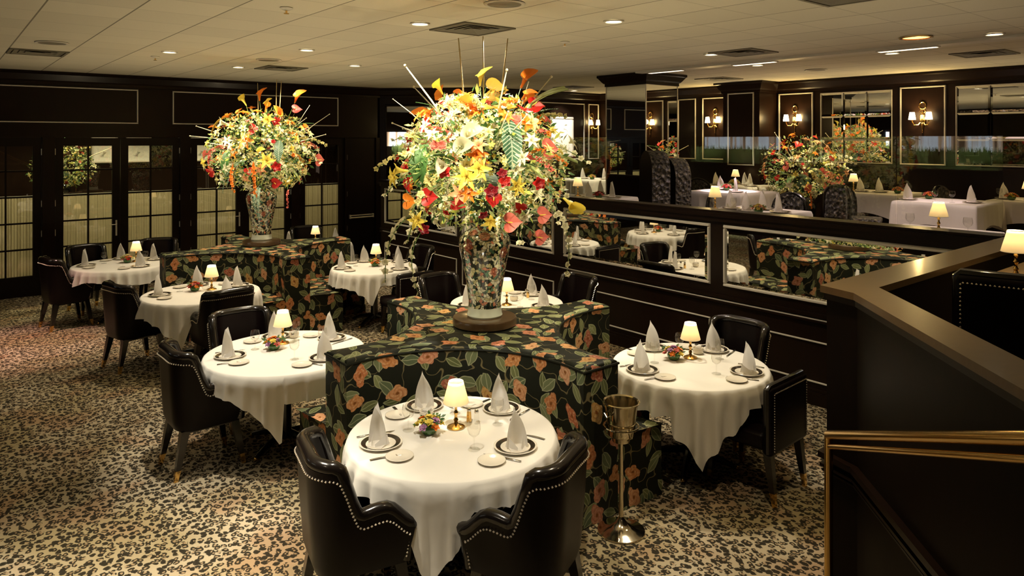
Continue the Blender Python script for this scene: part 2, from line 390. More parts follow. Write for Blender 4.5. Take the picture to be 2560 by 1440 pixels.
def floral_mat():
    m = mat('black_floral_tapestry', (.02, .02, .02), .55); g = N(m); uv = g.coord('UV')
    _, nz = g.noise(uv, 7, 2); uvd = g.vmath('ADD', uv, g.vmath('SCALE', g.vmath('SUBTRACT', nz, (.5, .5, .5)), .045))
    def cell(scale, off, rand):
        u = g.vmath('ADD', uvd, off); vo = g.vor(u, scale, '2D', 'F1', rand)
        p = g.vmath('SUBTRACT', u, vo.outputs['Position']); r, gg, b = g.sep(vo.outputs['Color'])
        rt = g.n('ShaderNodeVectorRotate', rotation_type='Z_AXIS'); g.set(rt.inputs['Vector'], p); g.set(rt.inputs['Angle'], g.math('MULTIPLY', r, 6.283))
        x, y, _ = g.sep(rt.outputs[0]); return x, y, r, gg, b
    col = (.010, .011, .008, 1)
    fb, _ = g.noise(uv, 3.5, 2)
    col = g.mix(fb, (.004, .005, .004, 1), (.013, .014, .006, 1))
    # trailing vines
    nv, _ = g.noise(uvd, 5.5, 1); vine = g.math('SUBTRACT', 1, g.smooth(g.math('ABSOLUTE', g.math('SUBTRACT', nv, .5)), .004, .011))
    col = g.mix(g.math('MULTIPLY', vine, .8), col, (.16, .13, .06, 1))
    def leaf(col, scale, off, L, W, thr, c0, c1, edgec):
        x, y, r, gg, b = cell(scale, off, .75)
        q = g.math('DIVIDE', x, L); wv = g.math('MULTIPLY', W, g.math('SUBTRACT', 1, g.math('MULTIPLY', q, q)))
        e = g.math('SUBTRACT', wv, g.math('ABSOLUTE', y)); on = g.math('GREATER_THAN', gg, thr)
        inside = g.math('MULTIPLY', g.smooth(e, 0, .003), on)
        body = g.mix(b, c0, c1); rib = g.math('SUBTRACT', 1, g.smooth(g.math('ABSOLUTE', y), .001, .004))
        edge = g.math('MAXIMUM', g.math('SUBTRACT', 1, g.smooth(e, .004, .010)), rib)
        return g.mix(inside, col, g.mix(g.math('MULTIPLY', edge, .7), body, edgec))
    col = leaf(col, 6.2, (.31, .17, 0), .070, .033, .15, (.075, .085, .030, 1), (.17, .18, .075, 1), (.32, .33, .18, 1))
    col = leaf(col, 5.2, (5.1, 2.2, 0), .078, .040, .30, (.05, .075, .040, 1), (.18, .19, .085, 1), (.34, .34, .20, 1))
    x, y, r, gg, b = cell(4.3, (2.7, 9.4, 0), .75)
    rr = g.math('SQRT', g.math('ADD', g.math('MULTIPLY', x, x), g.math('MULTIPLY', g.math('MULTIPLY', y, y), 1.9)))
    th = g.math('ARCTAN2', y, x)
    nn, _ = g.noise(uv, 26, 2)
    R = g.math('MULTIPLY', .080, g.math('ADD', g.math('ADD', .62, g.math('MULTIPLY', nn, .5)), g.math('MULTIPLY', .13, g.math('COSINE', g.math('MULTIPLY', th, 4)))))
    ins = g.math('MULTIPLY', g.smooth(g.math('SUBTRACT', R, rr), 0, .004), g.math('GREATER_THAN', gg, .25))
    pc = g.ramp(b, [(0, (.38, .11, .045)), (.22, (.44, .19, .06)), (.45, (.50, .26, .14)), (.65, (.42, .25, .06)), (.82, (.46, .20, .11)), (1, (.30, .075, .045))])
    swirl = g.math('SINE', g.math('ADD', g.math('MULTIPLY', th, 3), g.math('MULTIPLY', rr, 190)))
    n9, _ = g.noise(uv, 60, 3)
    pc = g.mix(g.math('MULTIPLY', g.smooth(n9, .45, .7), .55), pc, (.60, .40, .22, 1))
    pc = g.mix(g.math('MULTIPLY', g.smooth(swirl, .2, .9), .4), pc, (.20, .055, .02, 1))
    pc = g.mix(g.math('SUBTRACT', 1, g.smooth(rr, .008, .02)), pc, (.18, .06, .012, 1))
    col = g.mix(ins, col, pc)
    wv = g.n('ShaderNodeTexWave', wave_type='BANDS', bands_direction='X'); g.set(wv.inputs[0], uv); wv.inputs['Scale'].default_value = 90
    g.base(col); g.bump(wv.outputs[1], .15, .002); return m
M['floral'] = floral_mat(); M['floral'].node_tree.nodes['Principled BSDF'].inputs['Specular IOR Level'].default_value = .15
def vase_mat():
    m = mat('painted_porcelain', (.1, .1, .1), .08, coat=.7); g = N(m); v = g.coord()
    _, nz = g.noise(v, 14, 2); d = g.vmath('ADD', v, g.vmath('SCALE', g.vmath('SUBTRACT', nz, (.5, .5, .5)), .05))
    a = g.vor(d, 42, '3D', 'F1'); r, gg, b = g.sep(a.outputs['Color'])
    c = g.ramp(r, [(0, (.012, .016, .012)), (.20, (.02, .05, .035)), (.26, (.40, .35, .18)), (.48, (.08, .17, .10)), (.58, (.62, .58, .42)), (.86, (.02, .02, .016)), (.92, (.42, .15, .08))], 'CONSTANT')
    edge = g.vor(d, 42, '3D', 'DISTANCE_TO_EDGE').outputs['Distance']
    c = g.mix(g.math('SUBTRACT', 1, g.smooth(edge, .02, .07)), c, (.012, .014, .010, 1))
    big = g.vor(v, 7.5, '3D', 'F1'); br, bg, bb = g.sep(big.outputs['Color'])
    blob = g.math('MULTIPLY', g.math('SUBTRACT', 1, g.smooth(big.outputs['Distance'], .30, .36)), g.math('GREATER_THAN', bg, .55))
    c = g.mix(g.math('MULTIPLY', blob, .85), c, g.mix(g.smooth(edge, .05, .2), (.22, .05, .03, 1), (.50, .17, .10, 1)))
    g.base(c); return m
M['vase'] = vase_mat()
def tuft_mat():
    m = mat('dark_brocade', (.02, .02, .02), .45, sheen=.2); g = N(m); v = g.coord()
    a = g.vor(v, 16, '3D'); f, _ = g.noise(v, 30, 3, 1)
    c = g.mix(g.math('MULTIPLY', g.smooth(f, .52, .62), .8), (.012, .011, .010, 1), (.22, .19, .13, 1)); g.base(c)
    g.bump(a.outputs['Distance'], .9, .05); return m
M['brocade'] = tuft_mat()
def petal(name, c0, c1, rough=.45):
    m = mat(name, c0, rough); g = N(m); f, _ = g.noise(g.coord(), 30, 2); g.base(g.mix(f, (*c0, 1), (*c1, 1)))
    t = g.n('ShaderNodeBsdfTranslucent'); t.inputs[0].default_value = (*c0, 1)
    mx = g.n('ShaderNodeMixShader'); mx.inputs[0].default_value = .25
    out = g.t.nodes['Material Output']; g.t.links.new(g.b.outputs[0], mx.inputs[1]); g.t.links.new(t.outputs[0], mx.inputs[2]); g.t.links.new(mx.outputs[0], out.inputs[0])
    return m
P = dict(orange=petal('orange_petal', (.80, .20, .02), (.85, .30, .03)), red=petal('red_petal', (.55, .02, .015), (.38, .01, .012)),
         yellow=petal('yellow_petal', (.82, .62, .05), (.85, .70, .18)), white=petal('white_petal', (.85, .82, .62), (.84, .78, .48)),
         peach=petal('peach_petal', (.80, .42, .22), (.80, .34, .16)), cream=petal('cream_petal', (.82, .76, .40), (.78, .66, .22)),
         pink=petal('coral_petal', (.72, .14, .10), (.75, .22, .18)), burgundy=petal('burgundy_petal', (.20, .008, .015), (.30, .01, .02)),
         lilac=petal('lilac_petal', (.46, .20, .40), (.52, .28, .44)), lime=petal('lime_petal', (.52, .58, .10), (.60, .62, .16)),
         green=petal('leaf_green', (.045, .12, .03), (.08, .18, .05)), palegreen=petal('pale_leaf', (.30, .38, .14), (.40, .44, .18)),
         bluegreen=petal('silver_leaf_green', (.10, .22, .14), (.30, .40, .28)), bronze=petal('bronze_leaf', (.22, .12, .015), (.28, .20, .03)),
         stem=mat('plant_stem', (.10, .17, .04), .5), bamboo=mat('dry_bamboo', (.55, .44, .22), .5), ivory=mat('ivory_twig', (.72, .66, .48), .5))

# ================================================================== the setting
YD, XW, XP, YB = 13.3, 12.25, 6.35, 11.7       # french-door wall, sconce wall, mirrored partition, upper back wall
struct('floor', MB().box(-4, 6.42, -4, YD + .02, -.1, 0).box(6.42, 7.3, 11.72, YD + .02, -.1, 0), M['carpet'])
def upper_slab():
    mb = MB(); mb.prism([(6.5, 1.58), (6.5, 11.7), (12.3, 11.7), (12.3, 1.58)], .05, ZP); return mb
struct('floor_upper', upper_slab(), M['carpet'])
struct('floor_booth', MB().prism([(3.62, 1.56), (6.5, 1.56), (12.3, 1.56), (12.3, -3.98), (-1.5, -3.98)], .05, ZP), M['carpet'])
struct('ceiling', MB().box(-4.1, 12.45, -4.1, YD + 2.6, ZC, ZC + .1), M['ceiling'])
# --- french-door wall: header, posts and base between the leaves
LEAF = [(.37, 1.29), (1.47, 2.39), (2.40, 3.32), (3.50, 4.41), (4.42, 5.33), (5.51, 6.45)]
mb = MB().box(-4, 7.2, YD, YD + .16, 2.50, ZC).box(-4, .36, YD, YD + .16, 0, 2.5)
for a, b in ((1.295, 1.465), (3.325, 3.495), (5.335, 5.505), (6.455, 6.50), (7.16, 7.25)): mb.box(a, b, YD - .015, YD + .16, 0, 2.5)
struct('wall_doors', mb, M['wood'])
struct('wall_left', MB().box(-4.12, -4, -4, YD, 0, ZC), M['wood'])
struct('wall_rear', MB().box(-4, 12.4, -4.12, -4, 0, ZC), M['wood'])
def slant(x0, y0, x1, y1, z0, z1, t):
    L = math.hypot(x1 - x0, y1 - y0); nx, ny = -(y1 - y0) / L * t, (x1 - x0) / L * t
    return MB().prism([(x0, y0), (x1, y1), (x1 + nx, y1 + ny), (x0 + nx, y0 + ny)], z0, z1)
struct('wall_slant', slant(7.25, YD, 8.85, YB, 0, ZC, .15), M['wood'])
struct('wall_back', MB().box(8.85, XW, YB, YB + .15, 0, ZC), M['wood'])
struct('wall_right', MB().box(XW, XW + .15, -4, YB + .15, 0, ZC), M['wood'])
# pier standing out of the right wall
struct('trim_1', MB().box(11.68, XW - .002, 7.15, 7.92, ZP, ZC), M['wood'])
# --- crown mouldings
def crown(path, closed=False, drop=.2, out=.13, n=1):
    """stepped cornice swept along a wall line; out is measured to the left of the walking direction"""
    prof = [(.0, -drop), (.025, -drop), (.03, -drop + .04), (.05, -drop + .06), (out * .75, -.05), (out, -.035), (out, -.002), (0, -.002)]
    pts = [Vector((p[0], p[1])) for p in path]; rings = []
    for i, p in enumerate(pts):
        if closed: d0 = (p - pts[i - 1]).normalized(); d1 = (pts[(i + 1) % len(pts)] - p).normalized()
        else:
            d0 = (p - pts[max(i - 1, 0)]); d1 = (pts[min(i + 1, len(pts) - 1)] - p)
            d0 = (d0 if d0.length > 0 else d1).normalized(); d1 = (d1 if d1.length > 0 else d0).normalized()
        n0 = Vector((-d0.y, d0.x)); n1 = Vector((-d1.y, d1.x)); nn = (n0 + n1).normalized(); k = 1 / max(.3, nn.dot(n0))
        rings.append([(p.x + nn.x * o * k, p.y + nn.y * o * k, ZC + z) for o, z in prof])
    if closed: rings.append(rings[0])
    return MB().rings(rings, not closed, not closed)
struct('trim_2', crown([(XW, -3.9), (XW, 7.15), (11.68, 7.15), (11.68, 7.92), (XW, 7.92), (XW, YB), (8.85, YB), (7.25, YD), (-3.9, YD)]), M['wood'])
# --- baseboards
struct('baseboard_doors', MB().box(-3.9, .36, YD - .03, YD, 0, .16), M['wood'])
struct('baseboard_right', MB().box(XW - .03, XW, 1.6, 7.1, ZP, ZP + .15).box(XW - .03, XW, 7.95, YB, ZP, ZP + .15), M['wood'])
# --- silver panel mouldings (each frame one trim)
TN = [3]
def panel(o, u, nrm, w_, h, t=.022, dpt=.022, name=None, m='silver', parent=None):
    u = Vector(u).normalized(); nrm = Vector(nrm).normalized(); o = Vector(o); z = Vector((0, 0, 1)); mb = MB()
    def bar(a0, a1, b0, b1):
        v = []
        for dd, ins in ((0, 0), (dpt, t * .28)):
            for a, b in ((a0 + ins, b0 + ins), (a1 - ins, b0 + ins), (a1 - ins, b1 - ins), (a0 + ins, b1 - ins)): v.append(tuple(o + u * a + z * b + nrm * (dd + .001)))
        mb.add(v, [(3, 2, 1, 0), (4, 5, 6, 7), (0, 1, 5, 4), (1, 2, 6, 5), (2, 3, 7, 6), (3, 0, 4, 7)])
    bar(0, w_, 0, t); bar(0, w_, h - t, h); bar(0, t, t, h - t); bar(w_ - t, w_, t, h - t)
    nm = name or 'trim_%d' % TN[0]
    if not name: TN[0] += 1
    ob = mb.build(nm, M[m], parent, False)
    if parent is None: ob['kind'] = 'structure'
    return ob
DOORN = (0, -1, 0)
panel((-1.6, YD, 2.73), (1, 0, 0), DOORN, 4.26, .58); panel((3.20, YD, 2.73), (1, 0, 0), DOORN, 3.11, .58)
RW = (-1, 0, 0)
for y0, y1 in ((9.55, 10.6), (8.96, 9.42), (8.10, 8.80), (6.43, 7.10), (4.27, 4.95)):
    panel((XW, y1, 2.05), (0, -1, 0), RW, y1 - y0, 1.27, .026)
panel((11.68, 7.82, 1.98), (0, -1, 0), RW, .56, 1.36, .024)
for x0, x1 in ((9.05, 9.9), (10.05, 11.72), (11.85, 12.2)):
    panel((x0, YB, 2.0), (1, 0, 0), DOORN, x1 - x0, 1.3, .026)
# chair rails on the upper walls
def rail_bar(x0, x1, y0, y1, z, m='wood', h=.05):
    o = MB().box(x0, x1, y0, y1, z, z + h).build('trim_%d' % TN[0], M[m], None, False); TN[0] += 1; o['kind'] = 'structure'; return o
rail_bar(XW - .045, XW, 1.7, 7.14, 1.98); rail_bar(XW - .045, XW, 7.93, YB, 1.98)
rail_bar(8.85, XW - .05, YB - .045, YB, 1.95)
# ceiling step over the upper level with its slot lights
rail_bar(8.50, 8.72, -3.9, 7.36, ZC - .035, 'ceil_white', .034)
# ---------------------------------------------------- mirrored partition with glass screen
mb = MB().box(XP, XP + .15, 1.82, 11.6, 0, 1.66)
struct('wall_partition', mb, M['wood'])
mb = MB().box(XP - .05, XP + .20, 1.82, 11.64, 1.66, 1.70).box(XP - .03, XP + .18, 1.82, 11.62, 1.70, 1.725).box(XP - .03, XP, 1.82, 11.6, 1.61, 1.66)
struct('trim_%d' % TN[0], mb, M['wood']); TN[0] += 1
for z, h in ((.815, .035), (.77, .02)): rail_bar(XP - .03, XP, 1.82, 11.6, z, 'wood', h)
rail_bar(XP - .022, XP - .001, 1.85, 11.5, .785, 'silver', .016)
for a, b in ((1.95, 4.30), (4.46, 6.71), (6.9, 9.0), (9.15, 11.45)):
    panel((XP, b, .20), (0, -1, 0), (-1, 0, 0), b - a, .39, .016, .014)
struct('baseboard_partition', MB().box(XP - .035, XP, 1.82, 11.6, 0, .12).box(XP - .02, XP, 1.82, 11.6, .12, .15), M['wood'])
MIR = ((1.95, 4.30, 'wide framed mirror panel in low partition, showing the flowered banquette and vase base'),
       (4.46, 6.71, 'wide framed mirror panel in low partition, right of the near flower arrangement'),
       (6.90, 9.00, 'framed mirror panel in low partition, hidden mostly behind the near flower arrangement'),
       (9.15, 11.45, 'framed mirror panel in low partition, left of near flowers, showing curtained doors'))
for a, b, lab in MIR:
    t = thing('wall_mirror', lab, 'mirror', (XP, (a + b) / 2, .94), 0, 'mirrors along the low partition'); h = .64; wd = (b - a) / 2
    f = panel((0, wd, 0), (0, -1, 0), (-1, 0, 0), 2 * wd, h, .035, .022, 'mirror_frame', 'silver', t)
    mb = MB(); i, j = .03, .065
    z0, z1 = i, h - i
    v = [(-.004, -wd + i, z0), (-.004, wd - i, z0), (-.004, wd - i, z1), (-.004, -wd + i, z1), (-.009, -wd + j, j), (-.009, wd - j, j), (-.009, wd - j, h - j), (-.009, -wd + j, h - j)]
    mb.add(v, [(4, 7, 6, 5), (0, 4, 5, 1), (1, 5, 6, 2), (2, 6, 7, 3), (3, 7, 4, 0)])
    mb.build('mirror_glass', M['mirror'], t, False)
# frameless glass screen on the partition, four sheets
gz0, gz1 = 1.725, 2.495
for a, b, lab in ((1.84, 2.62, 'narrow clear glass screen sheet on partition rail at the right edge'), (2.63, 4.72, 'clear glass screen sheet on partition rail before the upper flower arrangement'),
                  (4.73, 6.70, 'clear glass screen sheet on partition rail before the mirrored column'), (6.71, 9.1, 'clear glass screen sheet on partition rail just right of the near flowers')):
    o = MB().box(XP + .07, XP + .08, a, b, gz0 - .02, gz1).build('glass_screen', M['glass'], None, False); tag(o, lab, 'glass screen', 'glass sheets along the partition')
# ---------------------------------------------------- booth wall with broad brown cap and moulding
Yo, Yi = 1.80, 1.585
A = (3.50, Yo); B = (3.44, 1.60); Aw = 3.52
dgo = 1.84; dgi = 2.09          # x - y of the outer and inner edge on the diagonal
k_end = -3.6
body = [(6.34, Yo - .02), (3.53, Yo - .02), (3.475, 1.60), (dgo + .03 + k_end, k_end), (dgi - .03 + k_end, k_end), (Yi + dgi - .02, Yi + .02), (6.34, Yi + .02)]
M['booth_wood'] = wood('dark_booth_wood', (.004, .0024, .0016), (.010, .005, .003), .42, 0, spec=.06)
struct('wall_booth', MB().prism(body, 0, 1.685), M['booth_wood'])
cap = [(6.40, Yo), (3.50, Yo), (3.445, 1.605), (dgo + k_end, k_end), (dgi + k_end, k_end), (Yi + dgi, Yi), (6.40, Yi)]
mb = MB().prism(cap, 1.69, 1.725)
struct('trim_%d' % TN[0], mb, M['wood_cap']); TN[0] += 1
def offset_strip(path, off, z0, z1):
    pts = [Vector(p) for p in path]; out = []
    for i, p in enumerate(pts):
        d0 = (p - pts[max(i - 1, 0)]); d1 = (pts[min(i + 1, len(pts) - 1)] - p)
        d0 = (d0 if d0.length else d1).normalized(); d1 = (d1 if d1.length else d0).normalized()
        n0 = Vector((-d0.y, d0.x)); n1 = Vector((-d1.y, d1.x)); nn = (n0 + n1).normalized(); out.append(p + nn * off / max(.4, nn.dot(n0)))
    poly = [tuple(p) for p in pts] + [tuple(p) for p in reversed(out)]
    return MB().prism(poly, z0, z1)
outer = [(6.3, Yo - .02), (3.53, Yo - .02), (3.475, 1.60), (dgo + .03 + k_end, k_end)]
for z0, z1, off, m in ((1.655, 1.685, -.012, 'wood'), (.845, .875, -.035, 'wood'), (.80, .815, -.028, 'wood'), (.775, .785, -.02, 'wood')):
    o = offset_strip(outer, off, z0, z1).build('trim_%d' % TN[0], M['wood'], None, False); TN[0] += 1; o['kind'] = 'structure'
# ---------------------------------------------------- french doors
ROWS = [.33, .745, 1.155, 1.565, 1.97, 2.36]
def french_door(i, x0, x1):
    d = bpy.data.objects.new('door_%d' % (i + 1), None); COL.objects.link(d); d.location = (x0, YD + .05, 0); d['kind'] = 'structure'; d.empty_display_size = .1
    W = x1 - x0; s = .115; g0, g1 = s, W - s
    mb = MB().box(0, g0, -.025, .025, .01, 2.49).box(g1, W, -.025, .025, .01, 2.49).box(g0, g1, -.025, .025, .01, .33).box(g0, g1, -.025, .025, 2.36, 2.49)
    # lower moulded panel line
    mb.box(g0 + .02, g1 - .02, -.030, -.025, .08, .10).box(g0 + .02, g1 - .02, -.030, -.025, .26, .28)
    mb.build('door_frame', M['door'], d, False)
    mb = MB(); cx = W / 2; mb.box(cx - .0125, cx + .0125, -.02, .02, .33, 2.36)
    for z in ROWS[1:-1]: mb.box(g0, cx - .0125, -.02, .02, z - .0125, z + .0125).box(cx + .0125, g1, -.02, .02, z - .0125, z + .0125)
    mb.build('muntins', M['door'], d, False)
    for r in range(5):
        for a, b in ((g0, cx - .0125), (cx + .0125, g1)):
            MB().box(a, b, -.003, .003, ROWS[r] + (.0125 if r else 0), ROWS[r + 1] - (.0125 if r < 4 else 0)).build('pane', M['pane'], d, False)
    # sheer curtain gathered behind the three lower rows, on a rod
    pts = []
    for k in range(61):
        x = g0 - .01 + (g1 - g0 + .02) * k / 60
        pts.append([(x, .045 + .007 * math.sin(k * 1.9) + .004 * math.sin(k * .7 + i), z) for z in (.29, .8, 1.3, 1.56)])
    MB().grid(pts).build('curtain', M['curtain'], d)
    MB().tube([(g0 - .02, .045, 1.575), (g1 + .02, .045, 1.575)], .008, 6).build('curtain_rod', M['silver'], d)
    side = 0 if i in (1, 3, 5) else 1
    hx = .0 if side == 0 else W
    for z in (.50, .98, 1.45, 2.27):
        MB().tube([(hx, -.034, z - .05), (hx, -.034, z + .05)], .008, 6).build('hinge', M['silver'], d)
    if i in (1, 3):
        hx = W - .055
        mb = MB().box(hx - .012, hx + .012, -.031, -.025, .86, 1.12).tube([(hx, -.035, 1.05), (hx, -.065, 1.05), (hx - .08, -.065, 1.05)], .008, 6); mb.build('handle', M['silver'], d)
for i, (a, b) in enumerate(LEAF): french_door(i, a, b)
# solid service door with a push bar
d = bpy.data.objects.new('door_7', None); COL.objects.link(d); d.location = (6.51, YD + .05, 0); d['kind'] = 'structure'
MB().box(0, .64, -.025, .025, .01, 2.49).build('door_leaf', M['door'], d, False)
MB().tube([(.06, -.075, .86), (.58, -.075, .86)], .014, 8).tube([(.06, -.075, .905), (.58, -.075, .905)], .010, 8).box(.05, .07, -.08, -.025, .84, .92).box(.57, .59, -.08, -.025, .84, .92).build('push_bar', M['silver'], d)
for z in (.65, 1.35, 2.1): MB().tube([(.0, -.034, z - .05), (.0, -.034, z + .05)], .008, 6).build('hinge', M['silver'], d)
# room beyond the doors
struct('wall_beyond', MB().box(-1, 8.2, YD + 2.4, YD + 2.5, 0, ZC).box(-1.1, -1, YD + .16, YD + 2.5, 0, ZC).box(8.2, 8.3, YD + .16, YD + 2.5, 0, ZC), M['wood'])
struct('floor_beyond', MB().box(-1, 8.2, YD + .02, YD + 2.4, -.1, 0), M['carpet'])
for x in (.9, 2.4, 4.2, 5.9): light_spot('beyond_downlight', (x, YD + 1.0, 3.5), (x, YD + .7, 0), 150*K, 130, (1, .84, .50), .08)
def picture(x, y, z, rz, wd, h, lab, m='art', fm='silver', t=.05, group=None):
    p = thing('framed_picture', lab, 'picture', (x, y, z), rz, group)
    panel((-wd / 2, 0, 0), (1, 0, 0), DOORN, wd, h, t, .03, 'picture_frame', fm, p)
    MB().box(-wd / 2 + t * .8, wd / 2 - t * .8, -.012, -.001, t * .8, h - t * .8).build('mat_board', M['white'], p, False)
    MB().box(-wd / 2 + t * 2.4, wd / 2 - t * 2.4, -.016, -.012, t * 2.4, h - t * 2.4).build('artwork', M[m], p, False); return p
for x, lab in ((2.55, 'framed pale picture seen through the glass between first and second door pairs'), (3.15, 'framed pale picture seen through upper panes of the second french door from left pair'),
               (4.35, 'framed pale picture seen through door panes just left of the rear flowers')):
    picture(x, YD + 2.395, 2.0, 0, .46, .62, lab, group='pictures in the room beyond the doors')
# bright windows and planter boxes in the unseen left wall: they show as reflections in the glass screen
M['daylight'] = mat('curtained_evening_window', (.6, .7, .8), .5); _g = N(M['daylight']); _x, _y, _z = _g.sep(_g.coord())
_f, _ = _g.noise(_g.vmath('MULTIPLY', _g.coord(), (1, 1, .02)), 7, 3, .5)
_g.set(_g.b.inputs['Emission Color'], _g.ramp(_f, [(.36, (.10, .05, .03)), (.46, (.50, .34, .22)), (.54, (.62, .70, .80)), (.7, (.75, .82, .90))])); _g.b.inputs['Emission Strength'].default_value = 3.2
for k, (a, b) in enumerate(((9.7, 12.0), (4.7, 6.9))):
    o = MB().box(-3.99, -3.96, a, b, 2.2, 2.75).build('window_%d' % (k + 1), M['daylight'], None, False); o['kind'] = 'structure'
    t = thing('planter', 'green planter below the %s, seen only reflected in the glass screen' % ('far window' if k == 0 else 'near window'), 'planter', (-3.45, (a + b) / 2, 1.0), 0, 'planters by the reflected windows')
    L = (b - a) / 2; MB().box(-.2, .2, -L, L, -1.0, .85).build('box', M['wood'], t, False)
    rd = random.Random(k); mb = MB()
    for _ in range(900):
        p = Vector((rd.uniform(-.16, .16), rd.uniform(-L, L), .85)); h = rd.uniform(.2, .5); d = Vector((rd.gauss(0, .12), rd.gauss(0, .12), 1)).normalized() * h; q = Vector((0, .012, 0))
        mb.add([p - q, p + q, p + d * .6 + q, p + d, p + d * .6 - q], [(0, 1, 2, 3, 4)])
    o = mb.build('grass', P['palegreen'], t, True, False); o['kind'] = 'stuff'
    for q in (-.6, .6): light_spot('added_planter_fill', (-3.0, (a + b) / 2 + q, 2.95), (-3.45, (a + b) / 2 + q, 2.0), 150, 70, (.85, 1, .75), .05)  # added unseen spots that brighten the grass enough to show in the glass
# ---------------------------------------------------- mirrored column
t = thing('mirrored_column', 'square mirror-clad column with dark stepped crown, standing on the upper dining level', 'column', (8.78, 7.38, ZP))
cw, cdp, chh = .80, .86, ZC - ZP
MB().box(.004, cw - .004, .004, cdp - .004, 0, chh).build('core', M['wood'], t, False)
for nm, q in (('face', [(0, 0), (0, cdp)]), ('face', [(0, 0), (cw, 0)])):
    (ax, ay), (bx, by) = q
    for z0, z1 in ((.0, 1.15), (1.154, 2.48)):
        mb = MB()
        if ax == bx: mb.box(-.002, .004, .006, cdp - .006, z0, z1)
        else: mb.box(.006, cw - .006, -.002, .004, z0, z1)
        mb.build('mirror_panel', M['mirror'], t, False)
for x, y in ((0, 0), (cw, 0), (0, cdp)): MB().box(x - .008, x + .008, y - .008, y + .008, 0, 2.5).build('corner_bead', M['silver'], t, False)
z = 2.47
mb = MB().box(-.02, cw + .02, -.02, cdp + .02, z, z + .05)
mb.rings([[(-o, -o, zz), (cw + o, -o, zz), (cw + o, cdp + o, zz), (-o, cdp + o, zz)] for o, zz in ((.03, z + .05), (.05, z + .07), (.10, z + .14), (.115, z + .15), (.115, chh - .003))], True, True)
mb.build('crown', M['wood'], t, False)
# ---------------------------------------------------- ceiling fixtures
for px, py, p, an, col, lab in DOWN:
    x, y = ceil_at(px, py)
    t = thing('recessed_downlight', lab, 'ceiling light', (x, y, ZC), 0, 'recessed ceiling lights')
    MB().lathe([(.075, -.001), (.092, -.004), (.095, -.012), (.075, -.014), (.070, -.004)], 24).build('trim_ring', M['ceil_white'], t)
    MB().lathe([(.070, -.006), (.01, -.009)], 20, (0, 0, 0), False, True).build('lens', M['bulb'], t)
    light_spot('lamp', (x, y, ZC - .03), (x, y, 0), p * K, an, col, .06, .7, t)
t = thing('recessed_downlight', 'large round recessed ceiling light glowing gold near the upper right', 'ceiling light', (*ceil_at(2290, 92), ZC))
MB().lathe([(.13, -.001), (.155, -.005), (.16, -.014), (.13, -.016)], 28).build('trim_ring', M['brass'], t)
MB().lathe([(.13, -.008), (.01, -.012)], 24, (0, 0, 0), False, True).build('lens', M['bulb_gold'], t)
for yy, lab in ((6.85, 'long slot light on ceiling step, left of the other two'), (5.35, 'long slot light on ceiling step, middle of three'), (3.4, 'long slot light on ceiling step, nearest the right edge')):
    t = thing('slot_light', lab, 'ceiling light', (8.61, yy, ZC - .035), 0, 'slot lights on the ceiling step')
    MB().box(-.05, .05, -.33, .33, -.012, -.001).build('housing', M['ceil_white'], t, False); MB().box(-.035, .035, -.31, .31, -.015, -.012).build('lens', M['slot'], t, False)
def vent(px, py, lab, s=.60):
    x, y = ceil_at(px, py); x = .055 + .61 * round((x - .055 - .305) / .61) + .305; y = .35 + .61 * round((y - .35 - .305) / .61) + .305
    t = thing('air_vent', lab, 'air vent', (x, y, ZC), 0, 'square ceiling air vents')
    h = s / 2; mb = MB()
    for a in (h, ): mb.box(-h, h, -h, -h + .03, -.014, -.001).box(-h, h, h - .03, h, -.014, -.001).box(-h, -h + .03, -h + .03, h - .03, -.014, -.001).box(h - .03, h, -h + .03, h - .03, -.014, -.001)
    mb.build('frame', M['ceil_metal'], t, False)
    mb = MB()
    for k in range(4):
        q = h - .045 - k * .062
        mb.rings([[(-q, -q, -.012), (q, -q, -.012), (q, q, -.012), (-q, q, -.012)], [(-q + .03, -q + .03, -.002), (q - .03, -q + .03, -.002), (q - .03, q - .03, -.002), (-q + .03, q - .03, -.002)]])
    mb.build('louvres', M['ceil_metal'], t, False)
    MB().box(-h + .03, h - .03, -h + .03, h - .03, -.0025, -.001).build('backing', M['ceil_metal'], t, False)
vent(1187, 72, 'dark square ceiling vent directly above the near flower arrangement')
vent(705, 170, 'dark square ceiling vent above the rear flower arrangement')
vent(80, 133, 'dark square ceiling vent near the left edge')
vent(1873, 132, 'grey square ceiling vent over the upper level, right of the column')
vent(2120, 2, 'large dark ceiling vent cut by the top edge of the picture')
vent(2545, 132, 'grey square ceiling vent cut by the right edge')
vent(1810, 198, 'dim square ceiling vent near the crown moulding behind the mirrored column')
vent(1460, 219, 'dim square ceiling vent near the back wall, left of the column')
def speaker(px, py, lab):
    t = thing('ceiling_speaker', lab, 'speaker', (*ceil_at(px, py), ZC), 0, 'round ceiling speakers')
    MB().lathe([(.15, -.001), (.165, -.006), (.16, -.014), (.135, -.012)], 28).build('rim', M['ceil_white'], t)
    MB().lathe([(.135, -.010), (.10, -.016), (.06, -.012), (.01, -.018)], 28, (0, 0, 0), False, True).build('grille', M['ceil_metal'], t)
speaker(1261, 8, 'round ceiling speaker grille at the top edge of the picture'); speaker(130, 106, 'round ceiling speaker grille above the dark vent at left')
speaker(672, 149, 'round ceiling speaker grille between two lights above the rear flowers'); speaker(2040, 174, 'round ceiling speaker grille above the right wall sconces')
